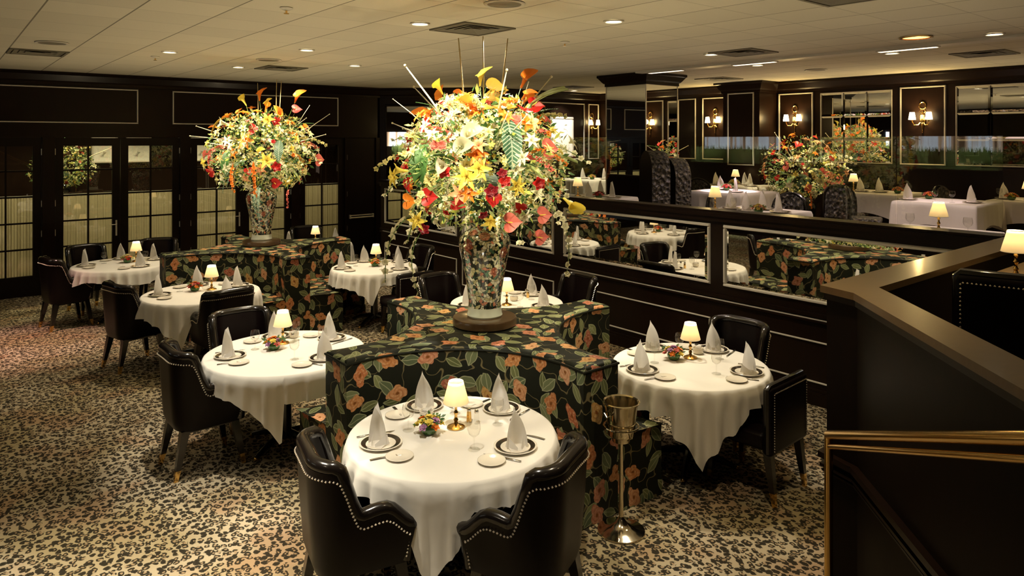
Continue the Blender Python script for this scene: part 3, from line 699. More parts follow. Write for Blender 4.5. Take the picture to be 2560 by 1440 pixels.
for px, py, lab in ((716, 19, 'small white sprinkler head near the top left'), (388, 141, 'small sprinkler head left of the ceiling light over the french doors'), (1412, 104, 'small white sprinkler head between near flowers and mirrored column')):
    t = thing('sprinkler_head', lab, 'sprinkler', (*ceil_at(px, py), ZC), 0, 'sprinkler heads'); MB().lathe([(.05, -.001), (.055, -.006), (.03, -.02), (.012, -.025)], 16, (0, 0, 0), False, True).build('rosette', M['ceil_white'], t)
    MB().lathe([(.008, -.025), (.008, -.045), (.022, -.047), (.022, -.05)], 12, (0, 0, 0), False, True).build('deflector', M['brass'], t)

# ================================================================== star-shaped banquettes
def star_banquette(name, label, cx, cy_, rz=0):
    t = thing(name, label, 'banquette', (cx, cy_, 0), rz)
    L, wd, c = 1.25, .16, 1.055; r = math.hypot(L - c, wd - c)
    a0 = math.atan2(wd - c, L - c); a1 = math.atan2(L - c, wd - c) - 2 * PI
    NN = 22
    arc = [(c + r * math.cos(a0 + (a1 - a0) * k / NN), c + r * math.sin(a0 + (a1 - a0) * k / NN)) for k in range(NN + 1)]
    def rot(p, q):
        x, y = p
        for _ in range(q): x, y = -y, x
        return (x, y)
    outline = [rot(p, q) for q in range(4) for p in arc]
    n = len(outline)
    # back: rounded top edge, separate uv along the perimeter and across the top
    def inset(poly, d):
        out = []
        for i, p in enumerate(poly):
            p = Vector(p); e0 = (p - Vector(poly[i - 1])).normalized(); e1 = (Vector(poly[(i + 1) % len(poly)]) - p).normalized()
            nrm = (Vector((-e0.y, e0.x)) + Vector((-e1.y, e1.x))).normalized(); k = 1 / max(.5, nrm.dot(Vector((-e0.y, e0.x))))
            out.append(tuple(p + nrm * d * k))
        return out
    s = [0]
    for i in range(n): s.append(s[-1] + (Vector(outline[(i + 1) % n]) - Vector(outline[i])).length)
    top = 1.02
    levels = [(0, .0), (0, .5), (0, top - .03), (.006, top - .012), (.02, top - .003), (.035, top)]
    rings = [inset(outline, d) if d else outline for d, z in levels]
    v = []; f = []; uv = []
    for (d, z), rg in zip(levels, rings): v += [(x, y, z) for x, y in rg]
    for i in range(len(levels) - 1):
        for k in range(n):
            k2 = (k + 1) % n; f.append((i * n + k, i * n + k2, (i + 1) * n + k2, (i + 1) * n + k))
            za, zb = levels[i][1] + levels[i][0], levels[i + 1][1] + levels[i + 1][0]
            uv.append([(s[k], za), (s[k + 1], za), (s[k + 1], zb), (s[k], zb)])
    f.append(tuple((len(levels) - 1) * n + k for k in range(n))); uv.append([(x + 7, y + 3) for x, y in rings[-1]])
    MB().add(v, f, uv).build('backrest', M['floral'], t)
    wl = [(x, y, top - .028) for x, y in inset(outline, -.003)]
    MB().tube(wl, .008, 6, closed=True).build('welt', M['floral'], t)
    ri = .49
    ya = c - math.sqrt(ri * ri - (L - c) ** 2)
    b0 = math.atan2(ya - c, L - c); b1 = math.atan2(L - c, ya - c) - 2 * PI
    inner = [(c + ri * math.cos(b0 + (b1 - b0) * k / NN), c + ri * math.sin(b0 + (b1 - b0) * k / NN)) for k in range(NN + 1)]
    for q in range(4):
        o = [rot(p, q) for p in arc]; i_ = [rot(p, q) for p in inner]
        def ringpoly(e):
            # e: shrink of the open sides
            k = 1 - e / r
            ii = [rot((c + (ri + e) * math.cos(b0 + e * .9 + (b1 - b0 - 1.8 * e) * kk / NN), c + (ri + e) * math.sin(b0 + e * .9 + (b1 - b0 - 1.8 * e) * kk / NN)), q) for kk in range(NN + 1)]
            return ii + o[::-1]
        lv = [(.03, .0), (.03, .10), (0, .13), (0, .44), (.012, .48), (.035, .50), (.06, .506)]
        v = []; f = []; uv = []; m = 2 * (NN + 1)
        ss = [0]; base = ringpoly(0)
        for k in range(m): ss.append(ss[-1] + (Vector(base[(k + 1) % m]) - Vector(base[k])).length)
        for e, z in lv: v += [(x, y, z) for x, y in ringpoly(e)]
        for i in range(len(lv) - 1):
            for k in range(m):
                k2 = (k + 1) % m; f.append((i * m + k, i * m + k2, (i + 1) * m + k2, (i + 1) * m + k)[::-1])
                uv.append([(ss[k] + 20, lv[i][1]), (ss[k + 1] + 20, lv[i][1]), (ss[k + 1] + 20, lv[i + 1][1]), (ss[k] + 20, lv[i + 1][1])][::-1])
        # top as a strip of quads
        b = (len(lv) - 1) * m
        for k in range(NN):
            fa = (b + k, b + k + 1, b + m - 2 - k, b + m - 1 - k); f.append(fa[::-1]); uv.append([(v[j][0] + 31, v[j][1] + 12) for j in fa[::-1]])
        st = MB().add(v, f, uv).build('seat', M['floral'], t)
        wl = [(x, y, .475) for x, y in ringpoly(-.002)[:NN + 1]]
        MB().tube(wl, .007, 6).build('welt', M['floral'], st)
    return t
ST = [(3.33, 4.42), (3.47, 9.70)]
star_banquette('star_banquette', 'near star-shaped flowered banquette in room middle, carrying the big vase', *ST[0])
star_banquette('star_banquette', 'rear star-shaped flowered banquette before the french doors', *ST[1])

# ================================================================== vases on their turntable discs
def vase_set(cx, cy_, z0, which, vm='vase', sc_=1.0):
    d = thing('vase_stand', 'round dark wooden disc under the %s' % which, 'stand', (cx, cy_, z0))
    d.scale = (sc_,) * 3
    MB().lathe([(.235, .003), (.25, .008), (.25, .055), (.244, .064), (.228, .068), (.01, .068)], 40, (0, 0, 0), True, True).build('disc', M['wood_disc'], d)
    v = thing('flower_vase', '%s' % which, 'vase', (cx, cy_, z0 + .069 * sc_)); v.scale = (sc_,) * 3
    body = [(.128, .075), (.126, .11), (.130, .16), (.142, .24), (.160, .34), (.181, .44), (.198, .52), (.203, .57), (.196, .615), (.172, .648), (.135, .668), (.112, .682), (.108, .70), (.118, .72), (.135, .735)]
    MB().lathe(body + [(.128, .735), (.100, .70), (.10, .60)], 40).build('body', M[vm], v)
    MB().lathe([(.135, .0), (.140, .012), (.134, .03), (.129, .06), (.130, .076)], 40, (0, 0, 0), True).build('foot', M['celadon'], v)
    return v
vase_set(*ST[0], 1.022, 'tall painted porcelain vase on the near star banquette')
vase_set(*ST[1], 1.022, 'tall painted porcelain vase on the rear star banquette')

# ================================================================== flower pieces (shared meshes)
def rotmat(d, roll=0):
    return Vector(d).to_track_quat('Z', 'Y').to_matrix().to_4x4() @ Matrix.Rotation(roll, 4, 'Z')
def petal_pts(L, W, curl, cup, nL=5, nW=3, tip=.9):
    """one petal pointing along +x, rising in z, as rows of points"""
    rows = []
    for i in range(nL):
        u = i / (nL - 1); wv = W * math.sin(PI * min(.999, (u * .86 + .10))) ** tip
        z = cup * u * (1 - u) * 4 + curl * u * u
        rows.append([(L * u, wv * (2 * j / (nW - 1) - 1), z + (abs(2 * j / (nW - 1) - 1)) * wv * .5) for j in range(nW)])
    return rows
def add_petals(mb, n, L, W, pitch, curl, cup, a0=0, z=0, tip=.9, nL=5, r0=0):
    for k in range(n):
        a = a0 + 2 * PI * k / n; rows = petal_pts(L, W, curl, cup, nL, 3, tip); rr = []
        for row in rows:
            q = []
            for x, y, zz in row:
                x1 = x * math.cos(pitch) - zz * math.sin(pitch) + r0; z1 = x * math.sin(pitch) + zz * math.cos(pitch) + z
                q.append((x1 * math.cos(a) - y * math.sin(a), x1 * math.sin(a) + y * math.cos(a), z1))
            rr.append(q)
        mb.grid(rr)
FM = {}
def fmesh(key, mb, mats): FM[key] = mb.mesh(key, mats)
def stemmed(mb, ln, r=.0035, bend=.05):
    mb.tube([(0, 0, 0), (bend * .3, 0, -ln * .5), (0, 0, -ln)], r, 5, False)
for col, key in (('orange', 'orange_lily'), ('yellow', 'yellow_lily'), ('peach', 'peach_lily'), ('white', 'white_lily'), ('cream', 'cream_lily')):
    mb = MB(); add_petals(mb, 3, .085, .021, .75, -.035, .012, 0, 0); add_petals(mb, 3, .082, .017, .70, -.035, .010, PI / 3, 0)
    k0 = len(mb.f)
    for k in range(5): a = k * 1.256; mb.tube([(0, 0, .005), (.018 * math.cos(a), .018 * math.sin(a), .06)], .0018, 4, True)
    fmesh(key, mb, [P[col]])
for col, key in (('red', 'red_rose'), ('burgundy', 'burgundy_rose'), ('peach', 'peach_rose'), ('yellow', 'yellow_rose'), ('orange', 'orange_rose'), ('lilac', 'lilac_rose'), ('pink', 'coral_rose')):
    mb = MB()
    for ring, (n, L, W, pt) in enumerate(((3, .026, .016, 1.45), (4, .034, .020, 1.25), (5, .040, .022, .95), (5, .042, .023, .6))):
        add_petals(mb, n, L, W, pt, -.006, .008, ring * .6, 0, .7, 4, .003)
    mb.sphere((0, 0, .012), .013, 7, 4); fmesh(key, mb, [P[col]])
def calla(col, key):
    mb = MB(); n = 12; rings = []
    for u, r_, z in ((0, .008, 0), (.25, .012, .04), (.5, .020, .08), (.75, .034, .115), (1, .054, .14)):
        rg = []
        for k in range(n):
            a = 2 * PI * k / n; lip = 1 + .9 * u * u * max(0, math.cos(a)) ** 3
            rg.append((r_ * lip * math.cos(a) + .012 * u, r_ * math.sin(a), z + .03 * u * u * math.cos(a) - (.02 * u ** 3 if math.cos(a) < -.3 else 0)))
        rings.append(rg)
    mb.rings(rings); mb.tube([(0, 0, .02), (.006, 0, .11)], [.006, .003], 6); fmesh(key, mb, [P[col]])
calla('yellow', 'yellow_calla'); calla('orange', 'orange_calla'); calla('white', 'white_calla')
def anthurium(col, key):
    mb = MB(); n = 28; ring = []; mid = []
    for k in range(n):     # heart-shaped spathe, tip along +x
        a = 2 * PI * k / n; hx = 13 * math.cos(a) - 5 * math.cos(2 * a) - 2 * math.cos(3 * a) - math.cos(4 * a); hy = 16 * math.sin(a) ** 3
        x, y = -hx * .0050, hy * .0047; ring.append((x, y, .012 + 1.6 * (y * y) - 1.2 * max(0, x) ** 2)); mid.append((x * .5, y * .5, .002))
    mb.rings([ring, mid, [(0.002 * math.cos(2 * PI * k / n), .002 * math.sin(2 * PI * k / n), -.003) for k in range(n)]])
    nf = len(mb.f); mb.tube([(-.03, 0, .0), (-.015, 0, .025), (.0, 0, .060)], [.006, .005, .003], 6)
    for i in range(nf, len(mb.f)): mb.mi[i] = 1
    fmesh(key, mb, [P[col], P['yellow']])
anthurium('red', 'red_anthurium'); anthurium('pink', 'coral_anthurium'); anthurium('bronze', 'bronze_anthurium'); anthurium('orange', 'orange_anthurium')
def orchid_spray(col, key, n=9, L=.55, droop=.30):
    rd = random.Random(n); mb = MB(); pts = []
    for k in range(12):
        u = k / 11; pts.append((L * u, 0, .10 * math.sin(u * 2.2) - droop * u * u))
    mb.tube(pts, .0035, 5); ns = len(mb.f)
    for i in range(ns): mb.mi[i] = 1
    for k in range(n):
        u = .30 + .70 * k / (n - 1); i = min(10, int(u * 11)); p = Vector(pts[i]).lerp(Vector(pts[i + 1]), u * 11 - i)
        sub = MB(); add_petals(sub, 5, .036 * (1.15 - .4 * u), .016, .35, -.004, .004, rd.random() * 6); sub.sphere((0, 0, .008), .007, 5, 3)
        R = rotmat((rd.uniform(-.5, .6), rd.choice((-1, 1)) * rd.uniform(.2, 1), rd.uniform(-.2, .8)))
        vv = [tuple(R.to_3x3() @ Vector(q) + p + Vector((0, 0, .004))) for q in sub.v]; mb.add(vv, sub.f)
    fmesh(key, mb, [P[col], P['stem']])
orchid_spray('white', 'white_orchid_spray'); orchid_spray('cream', 'cream_orchid_spray', 10, .5, .2); orchid_spray('pink', 'coral_orchid_spray', 12, .42, .16); orchid_spray('orange', 'orange_orchid_spray', 13, .46, .22)
def frond(key, col, L=.5, W=.07, n=22, droop=.14):
    mb = MB(); pts = [(L * k / 10, 0, .08 * math.sin(k / 10 * 2.6) - droop * (k / 10) ** 2) for k in range(11)]; mb.tube(pts, .003, 4)
    for k in range(n):
        u = .12 + .86 * k / (n - 1); i = min(9, int(u * 10)); p = Vector(pts[i]).lerp(Vector(pts[i + 1]), u * 10 - i); l = W * math.sin(PI * (u * .8 + .16))
        for sd in (-1, 1):
            d = Vector((.55, sd, -.15)).normalized() * l; q = Vector((d.y, -d.x, 0)).normalized() * .007 * sd
            mb.add([p, p + d * .5 + q, p + d, p + d * .5 - q], [(0, 1, 2, 3)])
    fmesh(key, mb, [P[col]])
frond('fern_frond', 'green'); frond('palm_frond', 'palegreen', .55, .12, 16, .2); frond('silver_fern_frond', 'bluegreen', .42, .06, 24, .25)
def big_leaf(key, col, L=.34, W=.08):
    mb = MB(); mb.grid([[(L * u, W * math.sin(PI * (u * .9 + .06)) ** .8 * (2 * j / 4 - 1) * (1 + .06 * math.sin(u * 30)), .05 * math.sin(u * 2.5) - .10 * u * u + abs(2 * j / 4 - 1) * .022) for j in range(5)] for u in [k / 14 for k in range(15)]])
    mb.tube([(L * k / 6, 0, .05 * math.sin(k / 6 * 2.5) - .10 * (k / 6) ** 2 + .002) for k in range(7)], [.004] * 6 + [.001], 5); fmesh(key, mb, [P[col]])
big_leaf('broad_leaf', 'green'); P['veined'] = petal('veined_leaf_green', (.05, .13, .07), (.08, .17, .10)); _g = N(P['veined']); _x, _y, _z = _g.sep(_g.coord())
_s = _g.math('FRACT', _g.math('MULTIPLY', _g.math('SUBTRACT', _x, _g.math('MULTIPLY', _g.math('ABSOLUTE', _y), .9)), 34)); _m = _g.math('MAXIMUM', _g.math('LESS_THAN', _s, .30), _g.math('LESS_THAN', _g.math('ABSOLUTE', _y), .005))
_g.base(_g.mix(_m, (.05, .13, .07, 1), (.42, .50, .38, 1)))
big_leaf('veined_leaf', 'veined', .36, .075); big_leaf('pale_strap_leaf', 'palegreen', .45, .028); big_leaf('bronze_leaf', 'bronze', .30, .05)
mb = MB(); mb.tube([(0, 0, 0), (.0, 0, .5), (.004, 0, 1.0)], [.010, .009, .007], 7)
for z in (.2, .42, .64, .86): mb.lathe([(.0098, z - .006), (.0115, z), (.0098, z + .006)], 7)
fmesh('bamboo_cane', mb, [P['bamboo']])
mb = MB(); mb.tube([(0, 0, 0), (.01, .01, .3), (0, 0, .62)], [.009, .007, .004], 6); mb.sphere((0, 0, .625), .011, 6, 4); fmesh('ivory_twig', mb, [P['ivory']])
mb = MB(); mb.tube([(0, 0, 0), (.02, 0, .2), (.0, 0, .4)], [.004, .0035, .003], 5); fmesh('flower_stem', mb, [P['stem']])
STRAIGHT = ('bamboo_cane', 'ivory_twig')
RADIAL = ('white_orchid_spray', 'cream_orchid_spray', 'coral_orchid_spray', 'orange_orchid_spray', 'fern_frond', 'palm_frond', 'silver_fern_frond', 'broad_leaf', 'veined_leaf', 'pale_strap_leaf', 'bronze_leaf')
def nice(key): return key.replace('_', ' ')
PARTNAME = lambda k: ('lily' if 'lily' in k else 'rose' if 'rose' in k else 'calla_lily' if 'calla' in k else 'anthurium' if 'anthurium' in k else 'orchid_spray' if 'orchid' in k else k)
def filler(rd, R, zc, n, kind, hole=.25):
    """many tiny leaves or blossoms massed through the ball"""
    mb = MB()
    for _ in range(n):
        while True:
            d = Vector((rd.uniform(-1, 1), rd.uniform(-1, 1), rd.uniform(-.75, 1)))
            if .2 < d.length <= 1: break
        d.normalize(); rr = R(d) * rd.uniform(.55, 1.02); p = d * rr + Vector((0, 0, zc))
        if kind == 'leaf':
            l = rd.uniform(.03, .085); wd = l * rd.uniform(.10, .24); dr = (d + Vector((rd.gauss(0, .6), rd.gauss(0, .6), rd.gauss(0, .5)))).normalized(); q = dr.orthogonal().normalized(); q.rotate(Matrix.Rotation(rd.uniform(0, 6.3), 3, dr)); u = dr.cross(q) * wd * .4
            mb.add([p, p + dr * l * .5 + q * wd + u, p + dr * l, p + dr * l * .5 - q * wd + u], [(0, 1, 2, 3)], mi=rd.choice((0, 0, 0, 1, 1, 2)))
        else:
            s = rd.uniform(.010, .026); dr = (d + Vector((rd.gauss(0, .35), rd.gauss(0, .35), rd.gauss(0, .35)))).normalized(); a = dr.orthogonal().normalized(); b = dr.cross(a); m = rd.choice((0, 0, 1, 1, 1, 2))
            for k in range(5):
                an = 2 * PI * k / 5; e = a * math.cos(an) + b * math.sin(an); e2 = a * math.cos(an + .5) + b * math.sin(an + .5); e3 = a * math.cos(an - .5) + b * math.sin(an - .5)
                mb.add([p, p + e3 * s * .7 + dr * s * .3, p + e * s * 1.1 + dr * s * .45, p + e2 * s * .7 + dr * s * .3], [(0, 1, 2, 3)], mi=m)
    return mb
def arrangement(name, label, loc, seed, n, rx=.66, rz_up=.62, rz_dn=.50, special=(), heavy=True, palette=None):
    """big mixed bouquet: origin at the vase mouth"""
    rd = random.Random(seed); t = thing(name, label, 'flower arrangement', loc)
    zc = rz_dn * .92
    def R(d):
        z = d.z; e = rz_up if z > 0 else rz_dn
        return 1 / math.sqrt((d.x * d.x + d.y * d.y) / rx ** 2 + z * z / e ** 2)
    MB().sphere((0, 0, zc * .55), rx * .22, 12, 8, 1.1).build('moss_core', M['moss'], t)
    mb = filler(rd, R, zc, 2400 if heavy else 900, 'leaf'); o = mb.build('foliage', [P['green'], P['palegreen'], P['lime']], t, True, False); o['kind'] = 'stuff'
    mb = filler(rd, R, zc, 1250 if heavy else 420, 'blossom'); o = mb.build('filler_blossom', [P['cream'], P['white'], P['yellow']], t, True, False); o['kind'] = 'stuff'; o['label'] = 'small cream and yellow blossoms'
    def place(key, p, d, s, roll):
        nm = PARTNAME(key)
        if key in RADIAL:      # these grow along +x
            q = Vector(d).normalized(); side = Vector((-q.y, q.x, 0)); side = side.normalized() if side.length > .05 else Vector((0, 1, 0)); up = q.cross(side)
            if up.z < 0: up = -up; side = -side
            Rm = Matrix((q, side, up)).transposed() if q.cross(side).dot(up) > 0 else Matrix((q, -side, up)).transposed()
            eul = Rm.to_euler()
        else: eul = rotmat(d, roll).to_euler()
        o = put(nm, FM[key], t, p, eul, (s, s, s)); o['label'] = nice(key); return o
    def stem_to(p, ln=.4):
        """green stem from the core to a bloom"""
        v = Vector(p) - Vector((0, 0, zc * .4)); put('flower_stem', FM['flower_stem'], t, Vector(p) - v.normalized() * ln, rotmat(v).to_euler(), (1, 1, ln / .4))
    upper = ['orange_lily'] * 8 + ['coral_rose'] * 2 + ['red_anthurium'] + ['peach_lily'] * 2 + ['orange_calla'] * 2
    mid = ['yellow_lily'] * 3 + ['cream_lily'] * 6 + ['white_lily'] * 6 + ['peach_lily'] * 2 + ['red_rose'] * 2 + ['yellow_calla'] * 1 + ['orange_rose'] * 2 + ['coral_anthurium']
    low = ['red_rose'] * 3 + ['burgundy_rose'] * 2 + ['yellow_lily'] * 2 + ['red_anthurium'] * 2 + ['peach_lily'] * 2 + ['cream_lily'] * 4 + ['white_lily'] * 3 + ['orange_lily'] * 1
    if palette: upper, mid, low = palette
    g = PI * (3 - math.sqrt(5))
    for i in range(n):
        z = 1 - 1.72 * (i + .5) / n; rr = math.sqrt(max(0, 1 - z * z)); a = i * g + rd.uniform(-.2, .2); d = Vector((rr * math.cos(a), rr * math.sin(a), z)); d.normalize()
        key = rd.choice(upper if z > .52 else mid if z > -.15 else low); p = d * R(d) * rd.uniform(.86, 1.05) + Vector((0, 0, zc))
        place(key, p, (d + Vector((0, 0, .15)) + Vector((rd.gauss(0, .22), rd.gauss(0, .22), rd.gauss(0, .22)))), rd.uniform(.65, 1.05), rd.uniform(0, 6))
    # radiating sprays and leaves
    m = n // 2
    for i in range(m):
        z = .75 - 1.45 * (i + .5) / m; rr = math.sqrt(max(0, 1 - z * z)); a = i * g * 1.7 + rd.uniform(0, .6); d = Vector((rr * math.cos(a), rr * math.sin(a), z + .12)); d.normalize()
        key = rd.choice(['white_orchid_spray'] * 3 + ['cream_orchid_spray'] * 2 + ['orange_orchid_spray', 'coral_orchid_spray'] + ['fern_frond'] * 3 + ['silver_fern_frond'] * 2 + ['palm_frond', 'broad_leaf', 'pale_strap_leaf', 'pale_strap_leaf'])
        place(key, d * R(d) * .42 + Vector((0, 0, zc)), d + Vector((0, 0, .05)), rd.uniform(.75, 1.1) * rx / .66, 0)
    for i in range(7 if heavy else 2):
        a = rd.uniform(0, 6.3); el = rd.uniform(.1, .95); d = Vector((math.cos(a) * math.cos(el), math.sin(a) * math.cos(el), math.sin(el)))
        place('ivory_twig', d * R(d) * .45 + Vector((0, 0, zc)), d, rd.uniform(.8, 1.05), 0)
    for key, a, b, z, d, s in special:   # a: to the camera's right, b: toward the camera, z above the vase mouth
        if 'calla' in key or 'anthurium' in key or 'lily' in key: s = s * (.72 if heavy else 1)
        p = Vector((C_ * a - S_ * b, -S_ * a - C_ * b, z)); dd = Vector((C_ * d[0] - S_ * d[1], -S_ * d[0] - C_ * d[1], d[2]))
        place(key, p, dd, s, 0)
        if 'calla' in key or 'anthurium' in key: stem_to(p - dd.normalized() * .0, .42)
    return t
ZV = 1.022 + .069 + .73
def px2(px, py, b, x0=1205.0, d0=5.515):
    k = (d0 - b) / F_PX
    return ((px - 1280) * k - (x0 - 1280) * d0 / F_PX, b, CAM_H - (py - HOR) * k - ZV)
SPEC = [('yellow_calla', *px2(1193, 212, .05), (.0, .1, 1), 1.25), ('orange_calla', *px2(1296, 216, .0), (.35, .3, .8), 1.35), ('yellow_calla', *px2(1100, 232, .05), (-.5, .3, .8), 1.1),
        ('bronze_anthurium', *px2(1232, 222, .1), (.0, 1, .15), 1.75), ('bamboo_cane', *px2(1158, 300, -.05), (-.09, 0, 1), .66), ('bamboo_cane', *px2(1238, 300, -.05), (.12, 0, 1), .66), ('bamboo_cane', *px2(1203, 280, -.15), (-.01, 0, 1), .62),
        ('ivory_twig', *px2(1125, 330, .15), (-.52, .1, .75), 1.0), ('ivory_twig', *px2(1055, 310, .15), (-.9, .1, .75), .5), ('ivory_twig', *px2(1290, 290, .1), (.28, .1, 1), .45),
        ('veined_leaf', *px2(1262, 300, .45), (.12, .45, -.8), 1.0), ('broad_leaf', *px2(1052, 360, .35), (-.1, .3, -.8), .9), ('pale_strap_leaf', *px2(1290, 300, .1), (.7, 0, .6), 1.0), ('pale_strap_leaf', *px2(1300, 290, .0), (.8, 0, .75), .9),
        ('red_anthurium', *px2(1332, 262, .1), (.2, .8, .5), 1.35), ('coral_anthurium', *px2(1272, 553, .52), (.1, 1, .1), 1.35), ('red_anthurium', *px2(1065, 490, .5), (-.2, 1, .2), 1.25), ('coral_anthurium', *px2(1352, 535, .45), (.3, 1, .2), 1.2), ('coral_anthurium', *px2(1345, 590, .42), (.3, 1, 0), 1.1),
        ('red_anthurium', *px2(1058, 310, .3), (-.6, .6, .4), 1.1), ('orange_anthurium', *px2(1015, 500, .45), (-.3, 1, 0), 1.1), ('coral_anthurium', *px2(1365, 370, .4), (.5, .8, .2), 1.5),
        ('red_rose', *px2(1104, 427, .62), (-.1, 1, .2), 1.25), ('red_rose', *px2(1338, 456, .6), (.3, 1, .1), 1.2), ('burgundy_rose', *px2(1222, 474, .68), (0, 1, 0), 1.3), ('red_rose', *px2(1254, 450, .68), (.1, 1, .1), 1.15), ('burgundy_rose', *px2(1248, 432, .68), (.1, 1, .2), 1.0), ('burgundy_rose', *px2(1055, 568, .45), (-.2, 1, -.1), 1.1), ('coral_rose', *px2(1282, 300, .4), (.1, 1, .5), 1.3), ('coral_rose', *px2(1080, 362, .5), (-.2, 1, .3), 1.0), ('coral_rose', *px2(1098, 362, .5), (0, 1, .3), 1.0),
        ('yellow_calla', *px2(1012, 425, .45), (-.7, .6, .1), 1.3), ('yellow_calla', *px2(1402, 492, .3), (.6, .4, -.5), 1.3), ('white_calla', *px2(1165, 345, .5), (-.1, 1, .4), 1.6), ('white_calla', *px2(1150, 370, .55), (-.2, 1, .2), 1.6), ('white_calla', *px2(1115, 410, .6), (-.6, 1, 0), 1.5),
        ('orange_lily', *px2(1190, 275, .3), (-.1, .9, .6), 1.9), ('orange_lily', *px2(1160, 262, .3), (-.3, .9, .6), 1.6), ('orange_lily', *px2(1250, 272, .3), (.2, .9, .6), 1.7), ('orange_lily', *px2(1312, 310, .3), (.3, .9, .5), 1.6), ('orange_lily', *px2(1185, 385, .65), (0, 1, .2), 1.4), ('peach_lily', *px2(1120, 262, .2), (-.4, .8, .6), 1.5), ('orange_lily', *px2(1165, 480, .65), (0, 1, 0), 1.2), ('yellow_lily', *px2(1160, 440, .66), (0, 1, .1), 1.7), ('yellow_lily', *px2(1190, 420, .66), (.1, 1, .1), 1.5), ('yellow_lily', *px2(985, 440, .3), (-.8, .6, 0), 1.5), ('yellow_lily', *px2(1040, 545, .45), (-.4, 1, -.2), 1.4),
        ('white_orchid_spray', *px2(1050, 520, .3), (-.6, .3, -.55), 1.0), ('white_orchid_spray', *px2(1060, 560, .35), (-.35, .3, -.8), .85), ('white_orchid_spray', *px2(1350, 500, .3), (.55, .3, -.7), .95), ('white_orchid_spray', *px2(1240, 520, .5), (.0, .6, -.6), .7), ('cream_orchid_spray', *px2(1080, 400, .3), (-1, .2, .1), .85), ('white_orchid_spray', *px2(1180, 500, .45), (-.2, .7, -.5), .6)]
arrangement('flower_arrangement', 'huge orange, yellow, red and white flower arrangement in the near vase', (*ST[0], ZV - .01), 5, 120, .66, .56, .50, SPEC)
k2 = 9.69 / 5.515
def px3(px, py, b):
    k = (9.69 - b) / F_PX
    return ((px - 1280) * k - (655 - 1280) * 9.69 / F_PX, b, CAM_H - (py - HOR) * k - ZV)
SPEC2 = [('yellow_calla', *px3(617, 262, .1), (-.4, .3, .8), 1.4), ('orange_calla', *px3(650, 250, .1), (0, .3, 1), 1.5), ('orange_calla', *px3(738, 255, 0), (.3, .3, .8), 1.6), ('yellow_calla', *px3(668, 268, .1), (0, .5, .8), 1.2), ('red_anthurium', *px3(742, 272, .1), (.3, .6, .5), 1.4),
         ('bamboo_cane', *px3(690, 320, 0), (.02, 0, 1), .68), ('bamboo_cane', *px3(697, 320, .05), (.06, 0, 1), .66), ('bamboo_cane', *px3(647, 300, 0), (-.02, 0, 1), .52), ('ivory_twig', *px3(600, 352, .1), (-.9, 0, .32), 1.0), ('ivory_twig', *px3(590, 352, .1), (-1, 0, .12), 1.0), ('ivory_twig', *px3(745, 310, 0), (.5, 0, .8), .5), ('ivory_twig', *px3(760, 330, 0), (.7, 0, .5), .7),
         ('red_anthurium', *px3(634, 322, .4), (-.1, 1, .3), 1.5), ('orange_lily', *px3(618, 352, .5), (-.2, 1, .3), 2.2), ('orange_lily', *px3(590, 380, .4), (-.5, 1, .1), 1.6), ('orange_orchid_spray', *px3(645, 385, .6), (0, .4, -.9), 1.1), ('orange_orchid_spray', *px3(600, 395, .5), (-.2, .4, -.8), .9), ('coral_orchid_spray', *px3(540, 360, .1), (-.1, .2, -.9), 1.0), ('red_rose', *px3(693, 415, .6), (.2, 1, 0), 1.7), ('coral_anthurium', *px3(798, 398, .1), (.8, .6, 0), 1.6), ('red_anthurium', *px3(692, 455, .5), (.2, 1, -.3), 1.4), ('coral_orchid_spray', *px3(720, 460, .4), (.1, .3, -.9), .7), ('veined_leaf', *px3(700, 350, .5), (.1, .5, -.8), .8), ('broad_leaf', *px3(575, 375, .4), (-.1, .4, -.8), .9), ('silver_fern_frond', *px3(650, 460, .5), (0, .5, -.9), 1.0), ('bronze_leaf', *px3(580, 290, .2), (-.6, .3, -.4), 1.1),
         ('yellow_lily', *px3(670, 400, .65), (0, 1, .1), 2.0), ('yellow_lily', *px3(672, 300, .4), (0, 1, .4), 1.8), ('white_calla', *px3(575, 310, .3), (-.6, .8, .2), 1.8), ('red_rose', *px3(693, 303, .3), (.1, 1, .3), 1.6)]
arrangement('flower_arrangement', 'tall orange, yellow and white flower arrangement in the rear vase', (*ST[1], ZV - .01), 23, 110, .70, .60, .50, SPEC2)

